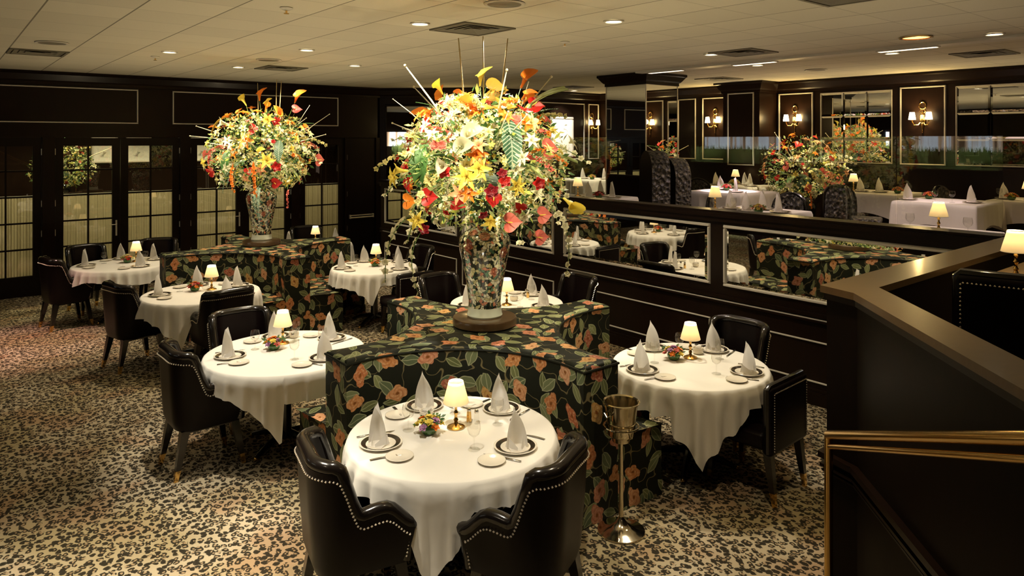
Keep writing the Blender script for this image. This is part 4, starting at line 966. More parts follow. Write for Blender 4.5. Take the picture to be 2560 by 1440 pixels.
# ================================================================== chairs
def smoothstep(a, b, x):
    t = max(0, min(1, (x - a) / (b - a))); return t * t * (3 - 2 * t)
def make_club_chair():
    """barrel armchair, faces +x"""
    t = thing('club_armchair', '-', 'chair')
    W, xb, xf, rc = .275, -.27, .235, .16; path = []
    for k in range(13): path.append((xf + (xb + rc - xf) * k / 12, W))
    for k in range(1, 8): a = PI / 2 + PI / 2 * k / 8; path.append((xb + rc + rc * math.cos(a), W - rc + rc * math.sin(a)))
    for k in range(9): path.append((xb, (W - rc) * (1 - k / 4)))
    for k in range(1, 8): a = PI + PI / 2 * k / 8; path.append((xb + rc + rc * math.cos(a), -W + rc + rc * math.sin(a)))
    for k in range(13): path.append((xb + rc + (xf - xb - rc) * k / 12, -W))
    def hgt(x, y):
        h = .640 + (.895 - .640) * (1 - smoothstep(-.16, -.035, x)) + .012 * smoothstep(-.03, .06, x)
        h -= .10 * smoothstep(.085, .225, x); h += .012 * (1 - (y / W) ** 2) * (1 if x < -.2 else 0); return h
    def off(i, d):
        p = Vector(path[i]); e = (Vector(path[min(i + 1, len(path) - 1)]) - Vector(path[max(i - 1, 0)])).normalized(); return p + Vector((e.y, -e.x)) * d
    n = len(path); rows = []
    hs = [hgt(*p) for p in path]
    def ring(fd, zf, sc): return [(lambda q: (q.x * sc, q.y * sc, zf(i)))(off(i, fd)) for i in range(n)]
    cols = [ring(-.012, lambda i: .345, .86), ring(-.004, lambda i: .40, .90), ring(0, lambda i: .40 + (hs[i] - .40) * .5, .955), ring(0, lambda i: hs[i] - .015, 1.0), ring(-.065, lambda i: hs[i] - .015, 1.0), ring(-.085, lambda i: .40 + (hs[i] - .40) * .5, .97), ring(-.08, lambda i: .38, .93)]
    mb = MB(); mb.grid(cols)
    # close the two arm fronts and the underside
    for i in (0, n - 1): mb.add([c[i] for c in cols], [tuple(range(len(cols)))])
    mb.add(cols[0] + cols[-1], [(k, n + k, n + k + 1, k + 1) for k in range(n - 1)])
    mb.build('shell', M['leather'], t)
    # padded top rail rolling down the arm fronts
    pts = []
    f0 = off(0, -.035); f1 = off(n - 1, -.035)
    for z in (.36, .42, .48, .52): s_ = .87 + (z - .36) * .40; pts.append((f0.x * s_ + .008, f0.y * s_, z))
    for i in range(n): q = off(i, -.033); pts.append((q.x, q.y, hs[i]))
    for z in (.52, .48, .42, .36): s_ = .87 + (z - .36) * .40; pts.append((f1.x * s_ + .008, f1.y * s_, z))
    MB().tube(pts, .036, 10).build('top_rail', M['leather_rail'], t)
    # nailheads under the rail and down the fronts
    line = []
    for z in [.37 + .02 * k for k in range(8)]:
        s_ = .87 + (z - .36) * .40; q = off(0, .002); line.append((q.x * s_ - .006, q.y * s_ + .001, z))
    line += [(off(i, .006).x, off(i, .006).y, hs[i] - .048) for i in range(1, n - 1)]
    for z in [.51 - .02 * k for k in range(8)]:
        s_ = .87 + (z - .36) * .40; q = off(n - 1, .002); line.append((q.x * s_ - .006, q.y * s_ - .001, z))
    mb = MB(); acc = 0; mb.stud(line[0], .007)
    for a, b in zip(line, line[1:]):
        a, b = Vector(a), Vector(b); L = (b - a).length; u = 0
        while acc + (L - u) >= .019: u += .019 - acc; acc = 0; mb.stud(tuple(a + (b - a) * (u / L)), .007)
        acc += L - u
    mb.build('nailhead_trim', M['nail'], t, False)
    MB().rbox(-.19, .235, -.19, .19, .37, .475, .035).build('seat', M['leather'], t)
    MB().box(-.17, .19, -.165, .165, .315, .372).build('seat_frame', M['leg'], t, False)
    for x, y in ((.18, .175), (.18, -.175), (-.17, .165), (-.17, -.165)):
        fx, fy = (x + .065 if x > 0 else x - .07), y * 1.16
        def sec(u, r): cx, cy2 = x + (fx - x) * u, y + (fy - y) * u; z = .345 * (1 - u); return [(cx - r, cy2 - r, z), (cx + r, cy2 - r, z), (cx + r, cy2 + r, z), (cx - r, cy2 + r, z)]
        lg = MB().rings([sec(0, .030), sec(.5, .023), sec(.78, .0175)], True, True).build('leg', M['leg'], t, False)
        MB().rings([sec(.775, .0185), sec(.98, .0135), sec(1, .0135)], True, True).build('ferrule', M['brass'], lg, False)['label'] = 'brass leg tip'
    return t
def make_side_chair():
    t = thing('side_chair', '-', 'chair')
    mb = MB(); mb.rbox(-.27, -.195, -.265, .265, .34, .80, .03); o = mb.build('backrest', M['leather'], t)
    MB().tube([(-.232, -.25, .36), (-.232, -.25, .79), (-.232, -.235, .80), (-.232, .235, .80), (-.232, .25, .79), (-.232, .25, .36)], .022, 8).build('top_rail', M['leather_rail'], t)
    mb = MB()
    for k in range(22): mb.stud((-.272, -.232, .38 + .018 * k), .0055).stud((-.272, .232, .38 + .018 * k), .0055)
    for k in range(25): mb.stud((-.272, -.222 + .0185 * k, .765), .0055)
    mb.build('nailhead_trim', M['nail'], t, False)
    MB().rbox(-.20, .25, -.255, .255, .36, .475, .03).build('seat', M['leather'], t)
    MB().tube([(.245, -.24, .445), (.245, .24, .445)], .008, 6).tube([(.248, -.24, .385), (.248, .24, .385)], .008, 6).build('welt', M['leather_rail'], t)
    for x, y in ((.20, .21), (.20, -.21), (-.215, .21), (-.215, -.21)):
        fx, fy = (x + .03 if x > 0 else x - .05), y * 1.04
        def sec(u, r): cx, cy2 = x + (fx - x) * u, y + (fy - y) * u; z = .365 * (1 - u); return [(cx - r, cy2 - r, z), (cx + r, cy2 - r, z), (cx + r, cy2 + r, z), (cx - r, cy2 + r, z)]
        lg = MB().rings([sec(0, .028), sec(.5, .022), sec(.75, .017)], True, True).build('leg', M['leg'], t, False)
        MB().rings([sec(.745, .018), sec(.98, .0125), sec(1, .0125)], True, True).build('ferrule', M['brass'], lg, False)['label'] = 'brass leg tip'
    return t
club, uc = make_club_chair(), []; side, us = make_side_chair(), []
R = math.radians
GC = 'black leather chairs of the lower room'; CHAIRS = []
for x, y, a, lab in (
    (1.68, 3.35, -12, 'black leather armchair at lower left of the nearest table, back turned left'),
    (2.33, 2.73, 114, 'black leather armchair at lower right of the nearest table, dark red sheen'),
    (1.57, 5.67, 2, 'black leather armchair on carpet at left of the left round table'),
    (2.12, 6.32, -88, 'black leather armchair behind the left round table, shiny front edge to camera'),
    (5.14, 3.42, 182, 'black leather armchair behind the right round table, by the dark partition'),
    (1.68, 8.60, 14, 'black leather armchair at left of the round table before the rear banquette'),
    (2.33, 7.66, 96, 'black leather armchair with its back turned right, before the rear banquette table'),
    (1.33, 10.97, 13, 'leftmost black leather armchair on the open carpet, near the french doors'),
    (1.72, 11.72, -75, 'black leather armchair between the french doors and the far left table'),
    (2.62, 11.80, -110, 'black leather armchair before the third french door, behind the rear banquette'),
    (4.45, 6.62, -85, 'dark armchair left of the near vase, behind its banquette'),
    (5.52, 5.75, 178, 'dark armchair right of the near vase, by the mirrored partition'),
    (5.30, 8.75, 182, 'dark armchair right of the right rear table, against the partition'),
    (5.05, 11.85, -100, 'dark armchair behind the rear banquette, at right of its back table'),
    ): CHAIRS.append((x, y)); twice(club, uc, (x, y, 0), R(a), lab, GC)
for x, y, a, lab in ((4.56, 2.83, 93, 'low square-backed black chair at near side of the right round table'),
                     (4.62, 7.78, 88, 'low square-backed black chair at near side of the right rear table')):
    CHAIRS.append((x, y)); twice(side, us, (x, y, 0), R(a), lab, GC)

# ================================================================== tables, cloths and table settings
def table_shape(kind, R0):
    if kind == 'round': return lambda a: R0
    return lambda a: R0 / max(abs(math.cos(a)), abs(math.sin(a)))
def cloth_mesh(kind, R0, half, turn, seed, zt=.752, guard=None, chairs=()):
    """square cloth laid on a top: flat, then hanging in folds, corners longest"""
    rd = random.Random(seed); mb = MB(); n = 240; fr = table_shape(kind, R0); ph = rd.uniform(0, 6); rows = []
    nf = 15 if kind == 'round' else 8
    def radial(a): return half / max(abs(math.cos(a - turn)), abs(math.sin(a - turn)))
    for s in (.0, .35, .7, .9, .985): rows.append([(fr(2 * PI * k / n) * max(s, .002) * math.cos(2 * PI * k / n), fr(2 * PI * k / n) * max(s, .002) * math.sin(2 * PI * k / n), zt) for k in range(n)])
    rows.append([(fr(2 * PI * k / n) * 1.006 * math.cos(2 * PI * k / n), fr(2 * PI * k / n) * 1.006 * math.sin(2 * PI * k / n), zt - .004) for k in range(n)])
    m = 9
    for i in range(1, m + 1):
        row = []
        for k in range(n):
            a = 2 * PI * k / n; Rt = fr(a); L = max(.03, radial(a) - Rt)
            if kind == 'round':
                if guard is not None:
                    gd = abs((a - guard[0] + PI) % (2 * PI) - PI); L = min(L, .205) if gd < guard[1] else L
                for ca in chairs:
                    q = abs((a - ca + PI) % (2 * PI) - PI); L = min(L, .15 + 1.7 * max(0, q - .42))
            L *= (.97 + .03 * math.sin(3 * a + ph)); u = i / m; t = L * u
            c4 = math.cos(4 * (a - turn)) * -.5 + .5          # 1 at the cloth corners
            w0 = math.sin(nf * a + ph + 1.1 * math.sin(2 * a + ph)); wav = (1 - 2 * abs(w0) ** .8) * .8 + .5 * math.sin((nf * 2 - 5) * a + 2 * ph + math.sin(3 * a))
            r = Rt * (1.006) + .018 * min(1, t / .05) + wav * .024 * min(1, t / .14) * (.55 + .9 * min(1, t / .35)) * (1 + .5 * (1 - c4)) + .02 * u * (1 - c4)
            if kind != 'round': r = Rt * 1.006 + (.012 + wav * .010 * min(1, t / .2) + .03 * c4 * u)
            row.append((r * math.cos(a), r * math.sin(a), zt - .004 - t * .985))
        rows.append(row)
    rows = rows[::-1]
    mb.rings(rows); return mb
def make_table(name, label, kind, R0, loc, z0=0):
    t = thing(name, label, 'table', (loc[0], loc[1], z0))
    if kind == 'round': MB().lathe([(R0 - .02, .705), (R0 - .008, .715), (R0 - .004, .73), (R0 - .01, .748), (.01, .748)], 48, (0, 0, 0), True, True).build('tabletop', M['wood'], t)
    else: MB().box(-R0 + .01, R0 - .01, -R0 + .01, R0 - .01, .71, .748).build('tabletop', M['wood'], t, False)
    MB().lathe([(.05, .06), (.045, .3), (.05, .66), (.12, .70), (.12, .706)], 20, (0, 0, 0), True, True).build('pedestal', M['leg'], t)
    for k in range(4):
        a = k * PI / 2 + .5; c, s = math.cos(a), math.sin(a)
        f = MB().tube([(.04 * c, .04 * s, .10), (.2 * c, .2 * s, .07), (.34 * c, .34 * s, .025)], [.030, .026, .018], 8).build('foot', M['leg'], t)
        MB().sphere((.345 * c, .345 * s, .019), .018, 8, 5).build('foot_cap', M['brass'], f)
    return t
def make_napkin():
    mb = MB(); rows = []
    for i in range(9):
        u = i / 8; wv = .055 * (1 - u ** 2.4) + .004 * (1 - u) + .0025; rows.append([(.055 * (abs(v) ** 1.6) * (1 - .5 * u) - .022 + .030 * u * u, wv * v - .014 * u * u, .225 * u * (1 - .08 * abs(v))) for v in (-1, -.66, -.33, 0, .33, .66, 1)])
    mb.grid(rows)
    for sd in (-1, 1):  # two folded wings at the foot
        mb.grid([[(.005 + .065 * j / 4, sd * (.062 - .050 * j / 4) * (1 - .25 * i / 4), .003 + (.055 - .042 * j / 4) * i / 4) for j in range(5)] for i in range(5)])
    mb.grid([[(-.03 + .10 * i / 4, sd * .030, .002 + .004 * math.sin(i)) for sd in (-1.6, 0, 1.6)] for i in range(5)])
    return mb
nap_me = make_napkin().mesh('napkin', M['napkin'])
def make_plate():
    t = thing('dinner_plate', '-', 'plate'); MB().lathe([(.055, .0), (.075, .002), (.118, .014), (.121, .016), (.118, .0175), (.110, .0155)], 40, (0, 0, 0), True).build('rim', M['china'], t)
    MB().lathe([(.110, .0156), (.084, .0088)], 40).build('black_band', M['china_rim'], t)['label'] = 'black glazed band'
    MB().lathe([(.084, .0088), (.074, .0065), (.0, .006)], 40).build('well', M['china'], t); return t
def make_bread():
    mb = MB().lathe([(.04, .0), (.055, .002), (.074, .010), (.076, .012), (.073, .0125), (.055, .006), (.001, .005)], 32, (0, 0, 0), True); return mb.mesh('bread_plate', M['china'])
bread_me = make_bread()
def make_glass():
    t = thing('wine_glass', '-', 'glass')
    MB().lathe([(.005, .068), (.014, .074), (.030, .088), (.037, .110), (.036, .135), (.032, .155), (.0312, .155), (.035, .134), (.0358, .110), (.029, .090), (.012, .077), (.001, .074)], 20).build('bowl', M['crystal'], t)
    MB().lathe([(.034, .0), (.034, .002), (.012, .005), (.0045, .012), (.004, .04), (.005, .068)], 16, (0, 0, 0), True).build('stem', M['crystal'], t); return t
def make_cutlery(kind):
    mb = MB()
    if kind == 'fork':
        mb.grid([[(-.095 + .125 * i / 6, s * (.009 - .0045 * i / 6), .002 + .004 * math.sin(i / 6 * PI)) for s in (-1, 0, 1)] for i in range(7)])
        mb.grid([[(.03 + .02 * i / 3, s * (.0045 + .008 * i / 3), .003 + .003 * i / 3) for s in (-1, 0, 1)] for i in range(4)])
        for k in range(4): y = -.010 + .0067 * k; mb.box(.05, .095, y - .0016, y + .0016, .004, .0055)
    else:
        mb.rings([[(-.11, -.005, .001), (-.11, .005, .001), (-.11, .005, .006), (-.11, -.005, .006)], [(-.01, -.006, .001), (-.01, .006, .001), (-.01, .006, .007), (-.01, -.006, .007)]], True, True)
        mb.rings([[(-.01, -.008, .002), (-.01, .006, .002), (-.01, .006, .004), (-.01, -.008, .003)], [(.08, -.010, .002), (.08, .005, .002), (.08, .005, .0035), (.08, -.010, .0025)], [(.115, .003, .002), (.115, .005, .002), (.115, .005, .003), (.115, .003, .003)]], True, True)
    return mb.mesh(kind, M['steel'])
fork_me, knife_me = make_cutlery('fork'), make_cutlery('knife')
def make_lamp():
    t = thing('table_lamp', '-', 'lamp')
    MB().lathe([(.052, .0), (.054, .006), (.046, .012), (.03, .017), (.014, .024), (.010, .036), (.015, .046), (.009, .058), (.008, .075), (.014, .086), (.014, .092), (.008, .10), (.0075, .118), (.013, .128), (.009, .14), (.007, .165)], 20, (0, 0, 0), True, True).build('stem', M['brass'], t)
    # pleated conical shade, open at both ends
    n = 48; rows = []
    for r, z in ((.076, .150), (.067, .185), (.055, .228), (.043, .275)): rows.append([((r + (.0012 if k % 2 else -.0012)) * math.cos(2 * PI * k / n), (r + (.0012 if k % 2 else -.0012)) * math.sin(2 * PI * k / n), z) for k in range(n)])
    s = MB().rings(rows).build('lampshade', M['shade'], t, True, False)
    MB().tube([(.0435 * math.cos(2 * PI * k / 24), .0435 * math.sin(2 * PI * k / 24), .275) for k in range(24)], .0022, 5, closed=True).tube([(.0765 * math.cos(2 * PI * k / 24), .0765 * math.sin(2 * PI * k / 24), .150) for k in range(24)], .0022, 5, closed=True).build('trim_band', M['napkin'], s)
    MB().sphere((0, 0, .20), .014, 8, 6, 1.5).build('bulb', M['candle'], t); return t
def make_posy(keys, seed):
    rd = random.Random(seed); t = thing('flower_centrepiece', '-', 'flowers')
    MB().lathe([(.030, .0), (.044, .01), (.052, .03), (.046, .05), (.040, .055), (.038, .05), (.01, .045)], 20, (0, 0, 0), True).build('bowl', M['green_bowl'], t)
    mb = MB()
    for _ in range(70):
        a = rd.uniform(0, 6.3); r = rd.uniform(.01, .075); p = Vector((r * math.cos(a), r * math.sin(a), .05 + rd.uniform(0, .035))); d = Vector((math.cos(a), math.sin(a), rd.uniform(-.1, .9))).normalized(); q = d.orthogonal().normalized() * .008
        l = rd.uniform(.02, .04); mb.add([p, p + d * l * .5 + q, p + d * l, p + d * l * .5 - q], [(0, 1, 2, 3)])
    o = mb.build('foliage', M_GREEN, t, True, False); o['kind'] = 'stuff'
    spots = [(0, 0, .085)] + [(.042 * math.cos(k * 1.05), .042 * math.sin(k * 1.05), .070) for k in range(6)] + [(.062 * math.cos(k * 1.05 + .5), .062 * math.sin(k * 1.05 + .5), .048) for k in range(6)]
    for k, p in enumerate(spots):
        key = keys[(k * 7 + seed) % len(keys)]; o = put('rose', FM[key], t, p, rotmat((p[0] * 8, p[1] * 8, .7)).to_euler(), (.68,) * 3); o['label'] = nice(key)
    return t
M_GREEN = P['green']
def make_sugar():
    t = thing('sugar_bowl', '-', 'bowl'); MB().lathe([(.028, .0), (.038, .008), (.044, .03), (.042, .045), (.044, .048), (.040, .048), (.036, .03)], 24, (0, 0, 0), True).build('bowl', M['china'], t)
    mb = MB()
    for k in range(6): mb.box(-.024, .024, -.020 + .007 * k, -.016 + .007 * k, .018, .056)
    mb.build('sugar_packets', M['napkin'], t, False); return t
def make_shaker(kind):
    t = thing(kind, '-', 'shaker'); MB().lathe([(.014, .0), (.016, .004), (.014, .05), (.0125, .065)], 16, (0, 0, 0), True, True).build('body', M['brass'] if kind == 'pepper_mill' else M['crystal'], t)
    MB().lathe([(.0135, .065), (.0145, .07), (.011, .082), (.002, .086)], 16, (0, 0, 0), True, True).build('cap', M['steel'], t); return t
plate, up_ = make_plate(), []; glass, ug = make_glass(), []; lamp, ul = make_lamp(), []; sugar, usu = make_sugar(), []
salt, usa = make_shaker('salt_shaker'), []; pepper, upe = make_shaker('pepper_mill'), []
SEATS = {'near left': 163, 'near right': -68, 'far left': 79, 'far right': 12}
PSIZE = 24.0
def single(name, me, label, cat, loc, rz, group):
    o = put(name, me, None, loc, (0, 0, rz)); return tag(o, label, cat, group)
def setting(c, z, ang, r, seat, where, full=2, rp=.42):
    """one cover: plate with napkin, bread plate, glass and cutlery"""
    a = R(ang); u = Vector((math.cos(a), math.sin(a))); v = Vector((-u.y, u.x)); p = Vector(c) + u * r
    twice(plate, up_, (p.x, p.y, z), 0, 'black-banded cream dinner plate at %s seat, %s' % (seat, where), 'black banded dinner plates')
    single('folded_napkin', nap_me, 'white standing napkin on %s plate, %s' % (seat, where), 'napkin', (p.x, p.y, z + .0125), R({'near left': 206, 'near right': 250, 'far left': 238, 'far right': 214}[seat]), 'standing napkins')
    if full < 1: return
    q = p + v * .20 - u * .06
    if seat == 'near right': q = p - v * .21 - u * .03
    single('bread_plate', bread_me, 'small cream bread plate by %s seat, %s' % (seat, where), 'plate', (q.x, q.y, z), 0, 'bread plates')
    q = p - u * .19 - v * .13
    twice(glass, ug, (q.x, q.y, z), 0, 'clear stemmed wine glass at %s seat, %s' % (seat, where), 'stemmed glasses')
    if full < 2: return
    sg = -1
    q = p + v * .145 * sg; single('knife', knife_me, 'silver knife beside %s plate, %s' % (seat, where), 'knife', (q.x, q.y, z), a + PI + .05, 'table knives')
    q = p - v * .150 * sg - u * .01; q2 = p - v * .175 * sg
    single('fork', fork_me, 'silver fork beside %s plate, %s' % (seat, where), 'fork', (q2.x, q2.y, z), a + PI, 'table forks')
TZ = .7535
def lamp_light(l, up=UPW, col=(1, .81, .50)):
    light_point('lamp_bulb', (0, 0, .215), .8, (1, .72, .38), .016, l)
    o = light_spot('lamp_uplight', (0, 0, .262), (0, 0, 1), 0, 150, col, .03, 1.0); o.parent = l; o.data.energy = up
def guard_of(st, x, y):
    """direction of the banquette and how far round its seat reaches under the cloth"""
    e = 1.25 - min(abs(x - st[0]), abs(y - st[1])); return math.atan2(st[1] - y, st[0] - x), R(146) - math.atan2(math.sqrt(max(.01, .4356 - e * e)), e)
def dressed_table(c, R0, half, turn, seed, where, seats, lamp_at, posy_at, posy_keys, extras=(), full=2, z0=0, lit=True, ctr=None):
    cx, cy_ = c
    make_table('round_table', 'dark pedestal under the white-clothed %s' % where, 'round', R0, c)
    st = min(ST, key=lambda q: math.hypot(q[0] - cx, q[1] - cy_)); o = cloth_mesh('round', R0, half, turn, seed, guard=guard_of(st, cx, cy_), chairs=[math.atan2(q[1] - cy_, q[0] - cx) for q in CHAIRS if math.hypot(q[0] - cx, q[1] - cy_) < .9]).build('tablecloth', M['linen'], None, True, False); o.location = (cx, cy_, 0); tag(o, 'white cloth with hanging corners on the %s' % where, 'tablecloth', 'white tablecloths in the lower room')
    for s, r in seats: setting(c, TZ, SEATS[s], r, s, where, full)
    if lamp_at:
        l = twice(lamp, ul, (cx + lamp_at[0], cy_ + lamp_at[1], TZ), seed, 'small brass lamp with cream shade on the %s' % where, 'shaded table lamps')
        if lit: lamp_light(l)
    if posy_at:
        p = make_posy(posy_keys, seed); p.location = (cx + posy_at[0], cy_ + posy_at[1], TZ); p['label'] = 'small bowl of %s roses on the %s' % (posy_keys[-1].split('_')[0] + ' and ' + posy_keys[0].split('_')[0], where); p['group'] = 'rose bowl centrepieces'
    for k, x, y in extras:
        if k == 'sugar': twice(sugar, usu, (cx + x, cy_ + y, TZ), .5, 'cream bowl of sugar packets on the %s' % where, 'sugar bowls')
        if k == 'salt': twice(salt, usa, (cx + x, cy_ + y, TZ), 0, 'clear salt shaker by the lamp, %s' % where, 'salt shakers')
        if k == 'pepper': twice(pepper, upe, (cx + x, cy_ + y, TZ), 0, 'brass pepper mill by the lamp, %s' % where, 'pepper mills')
SALL = (('near left', .42), ('near right', .42), ('far left', .45), ('far right', .45))
mixed = ['orange_rose', 'yellow_rose', 'lilac_rose', 'peach_rose', 'yellow_rose']
dressed_table((2.34, 3.42), .60, .80, R(0), 3, 'nearest round table', SALL, (.06, .05), (-.11, .08), ['orange_rose', 'lilac_rose', 'yellow_rose', 'yellow_rose'], (('sugar', .0, .28), ('salt', .19, .02), ('pepper', .17, .07)))
dressed_table((2.20, 5.60), .62, .80, R(20), 8, 'left round table', SALL, (.06, .22), (-.06, .10), ['orange_rose', 'coral_rose', 'lilac_rose', 'yellow_rose'], (('sugar', .20, .33), ('salt', .13, .18)))
dressed_table((4.46, 3.32), .575, .80, R(0), 12, 'right round table', SALL, (.13, .09), (.0, .15), ['lilac_rose', 'yellow_rose', 'orange_rose', 'coral_rose'], (('sugar', .27, .12),))
dressed_table((4.66, 5.80), .585, .72, R(0), 17, 'round table behind the near vase', SALL, (-.08, -.10), None, None, (('salt', .33, .07), ('pepper', .31, .02), ('sugar', .10, .0)), 1)
dressed_table((2.31, 8.34), .61, .80, R(10), 21, 'middle table before the rear banquette', SALL, (.13, .08), (-.04, .12), ['coral_rose', 'orange_rose', 'orange_rose', 'red_rose'], (), 1)
dressed_table((1.98, 10.93), .60, .74, R(45), 26, 'far left round table', SALL, (.20, .10), (.08, .06), ['coral_rose', 'orange_rose', 'cream_lily', 'red_rose'], (), 1)
dressed_table((4.58, 8.55), .56, .76, R(20), 31, 'right rear round table', SALL, (.10, .14), (.02, .02), ['orange_rose', 'orange_rose', 'peach_rose', 'yellow_rose'], (), 1)
dressed_table((4.82, 11.0), .58, .72, R(0), 36, 'table behind the rear banquette', (('near left', .40), ('far right', .42)), (.05, .12), None, None, (), 0)

# ================================================================== upper dining level
TP = ZP + .7535
def square_table(c, R0, where, seed, over=.30, turn=0):
    make_table('square_table', 'dark pedestal under the cloth of the %s' % where, 'square', R0, c, ZP)
    o = cloth_mesh('square', R0, R0 + over, 0, seed).build('tablecloth', M['linen'], None, True, False); o.location = (c[0], c[1], ZP); tag(o, 'white cloth falling straight over the %s' % where, 'tablecloth', 'white cloths on the upper level')
def up_lamp(x, y, z, lab, lit=True, s=1.0, up=None, col=(1, .84, .60)):
    l = twice(lamp, ul, (x, y, z), .3, lab, 'shaded table lamps')
    if lit: lamp_light(l, UPW if up is None else up, col)
    return l
def up_setting(x, y, rz, lab, pl=True):
    if pl: twice(plate, up_, (x, y, TP), 0, 'plate under ' + lab.split(',')[0].replace('white standing ', ''), 'black banded dinner plates')
    single('folded_napkin', nap_me, lab, 'napkin', (x, y, TP + .0125), rz, 'standing napkins')
def up_posy(x, y, keys, lab, seed):
    p = make_posy(keys, seed); p.location = (x, y, TP); p['label'] = lab; p['group'] = 'rose bowl centrepieces'; return p
def up_glass(x, y, lab): twice(glass, ug, (x, y, TP), 0, lab, 'stemmed glasses')
# pink-lit table just right of the tufted high-backed chair
W1 = 'pink-lit table by the hooded chair'
square_table((9.98, 6.62), .50, W1, 41)
up_setting(9.77, 6.38, 2.4, 'white standing napkin at right on the %s' % W1); up_setting(10.12, 6.90, 3.6, 'white standing napkin at left on the %s' % W1)
up_glass(9.84, 6.76, 'clear glass by left napkin, %s' % W1); up_glass(9.92, 6.30, 'clear glass by right napkin, %s' % W1)
up_posy(10.02, 6.73, ['red_rose', 'coral_rose'], 'small bowl of red roses on the %s' % W1, 4)
# table against the wall below the second sconce
W2 = 'wall table left of upper flowers'
square_table((11.35, 7.35), .48, W2, 42)
up_setting(11.15, 7.70, 3.4, 'white standing napkin at left on the %s' % W2); up_setting(11.20, 7.02, 2.9, 'white standing napkin at right on the %s' % W2); up_setting(11.50, 7.32, 3.2, 'white standing napkin at middle of the %s' % W2)
up_lamp(11.42, 7.48, TP, 'cream-shaded lamp on the %s' % W2, up=20); up_posy(11.2, 7.36, ['cream_lily', 'yellow_rose', 'peach_rose'], 'bowl of pale yellow flowers on the %s' % W2, 6)
# table right of the flowers
W3 = 'table right of the upper flowers'
square_table((11.55, 5.02), .50, W3, 43)
up_setting(11.42, 5.20, 3.3, 'white standing napkin at left on the %s' % W3); up_setting(11.50, 4.94, 3.1, 'white standing napkin at right on the %s' % W3)
up_lamp(11.55, 5.38, TP, 'cream-shaded lamp on the %s' % W3, up=20); up_posy(11.50, 4.68, ['orange_rose', 'peach_rose'], 'small bowl of orange roses on the %s' % W3, 7); up_glass(11.3, 5.06, 'clear glass on the %s' % W3)
# front right table
W4 = 'broad front table at upper right'
square_table((10.6, 3.68), .50, W4, 44)
up_setting(10.42, 4.10, 3.3, 'bright standing napkin at left on the %s' % W4); up_setting(10.55, 3.36, 2.9, 'pink-lit standing napkin at right on the %s' % W4)
up_posy(10.80, 3.98, ['orange_rose', 'red_rose', 'coral_rose'], 'bowl of orange and red roses on the %s' % W4, 8)
up_glass(10.30, 3.72, 'left clear glass on the %s' % W4); up_glass(10.40, 3.55, 'right clear glass on the %s' % W4)
# table at the far right edge
W5 = 'table at the right picture edge'
square_table((11.66, 2.95), .46, W5, 45)
up_setting(11.60, 3.30, 3.2, 'white standing napkin on the %s' % W5); up_lamp(11.7, 3.05, TP, 'large cream-shaded lamp on the %s' % W5, up=15)
up_posy(11.46, 3.18, ['peach_rose', 'yellow_rose', 'orange_rose'], 'bowl of pale flowers on the %s' % W5, 9); up_glass(11.44, 3.32, 'clear glass on the %s' % W5)
# tables close behind the glass screen
W6 = 'dim table behind middle glass sheet'
square_table((7.45, 4.62), .45, W6, 46, .22)
for k, (x, y, nm) in enumerate(((7.42, 4.92, 'leftmost'), (7.30, 4.62, 'second'), (7.62, 4.60, 'third'), (7.45, 4.30, 'rightmost'))): up_setting(x, y, 3.6 - .3 * k, 'dim standing napkin, %s on the %s' % (nm, W6))
up_lamp(7.18, 4.98, TP, 'dim cream-shaded lamp on the %s' % W6, up=12); up_glass(7.20, 4.74, 'clear glass on the %s' % W6); up_posy(7.2, 4.42, ['yellow_rose', 'peach_rose'], 'small bowl of yellow roses on the %s' % W6, 10)
W7 = 'dim table behind right glass sheet'
square_table((7.05, 2.55), .42, W7, 47, .20)
up_lamp(6.92, 2.47, TP + .0, 'cream-shaded lamp in front, on the %s' % W7, up=12); up_glass(6.95, 2.25, 'right clear glass on the %s' % W7); up_glass(6.95, 2.72, 'left clear glass on the %s' % W7)
W8 = 'dim table before the mirrored column'
square_table((7.45, 7.25), .45, W8, 48, .2)
up_lamp(7.30, 7.42, TP, 'cream-shaded lamp on the %s' % W8, up=12)
for k, (x, y, nm) in enumerate(((7.28, 7.16, 'leftmost'), (7.60, 7.22, 'middle'), (7.5, 6.9, 'rightmost'))): up_setting(x, y, 3.5 - .3 * k, 'dim standing napkin, %s on the %s' % (nm, W8))
up_posy(7.25, 6.95, ['red_rose', 'coral_rose'], 'small bowl of red roses on the %s' % W8, 12)
W9 = 'far table by the back wall'
square_table((10.7, 10.55), .48, W9, 49)
up_setting(10.62, 10.62, 3.3, 'white standing napkin at left on the %s' % W9); up_setting(10.85, 10.22, 3.0, 'white standing napkin at right on the %s' % W9)
up_posy(10.6, 10.35, ['peach_rose', 'yellow_rose'], 'small bowl of pale roses on the %s' % W9, 13)
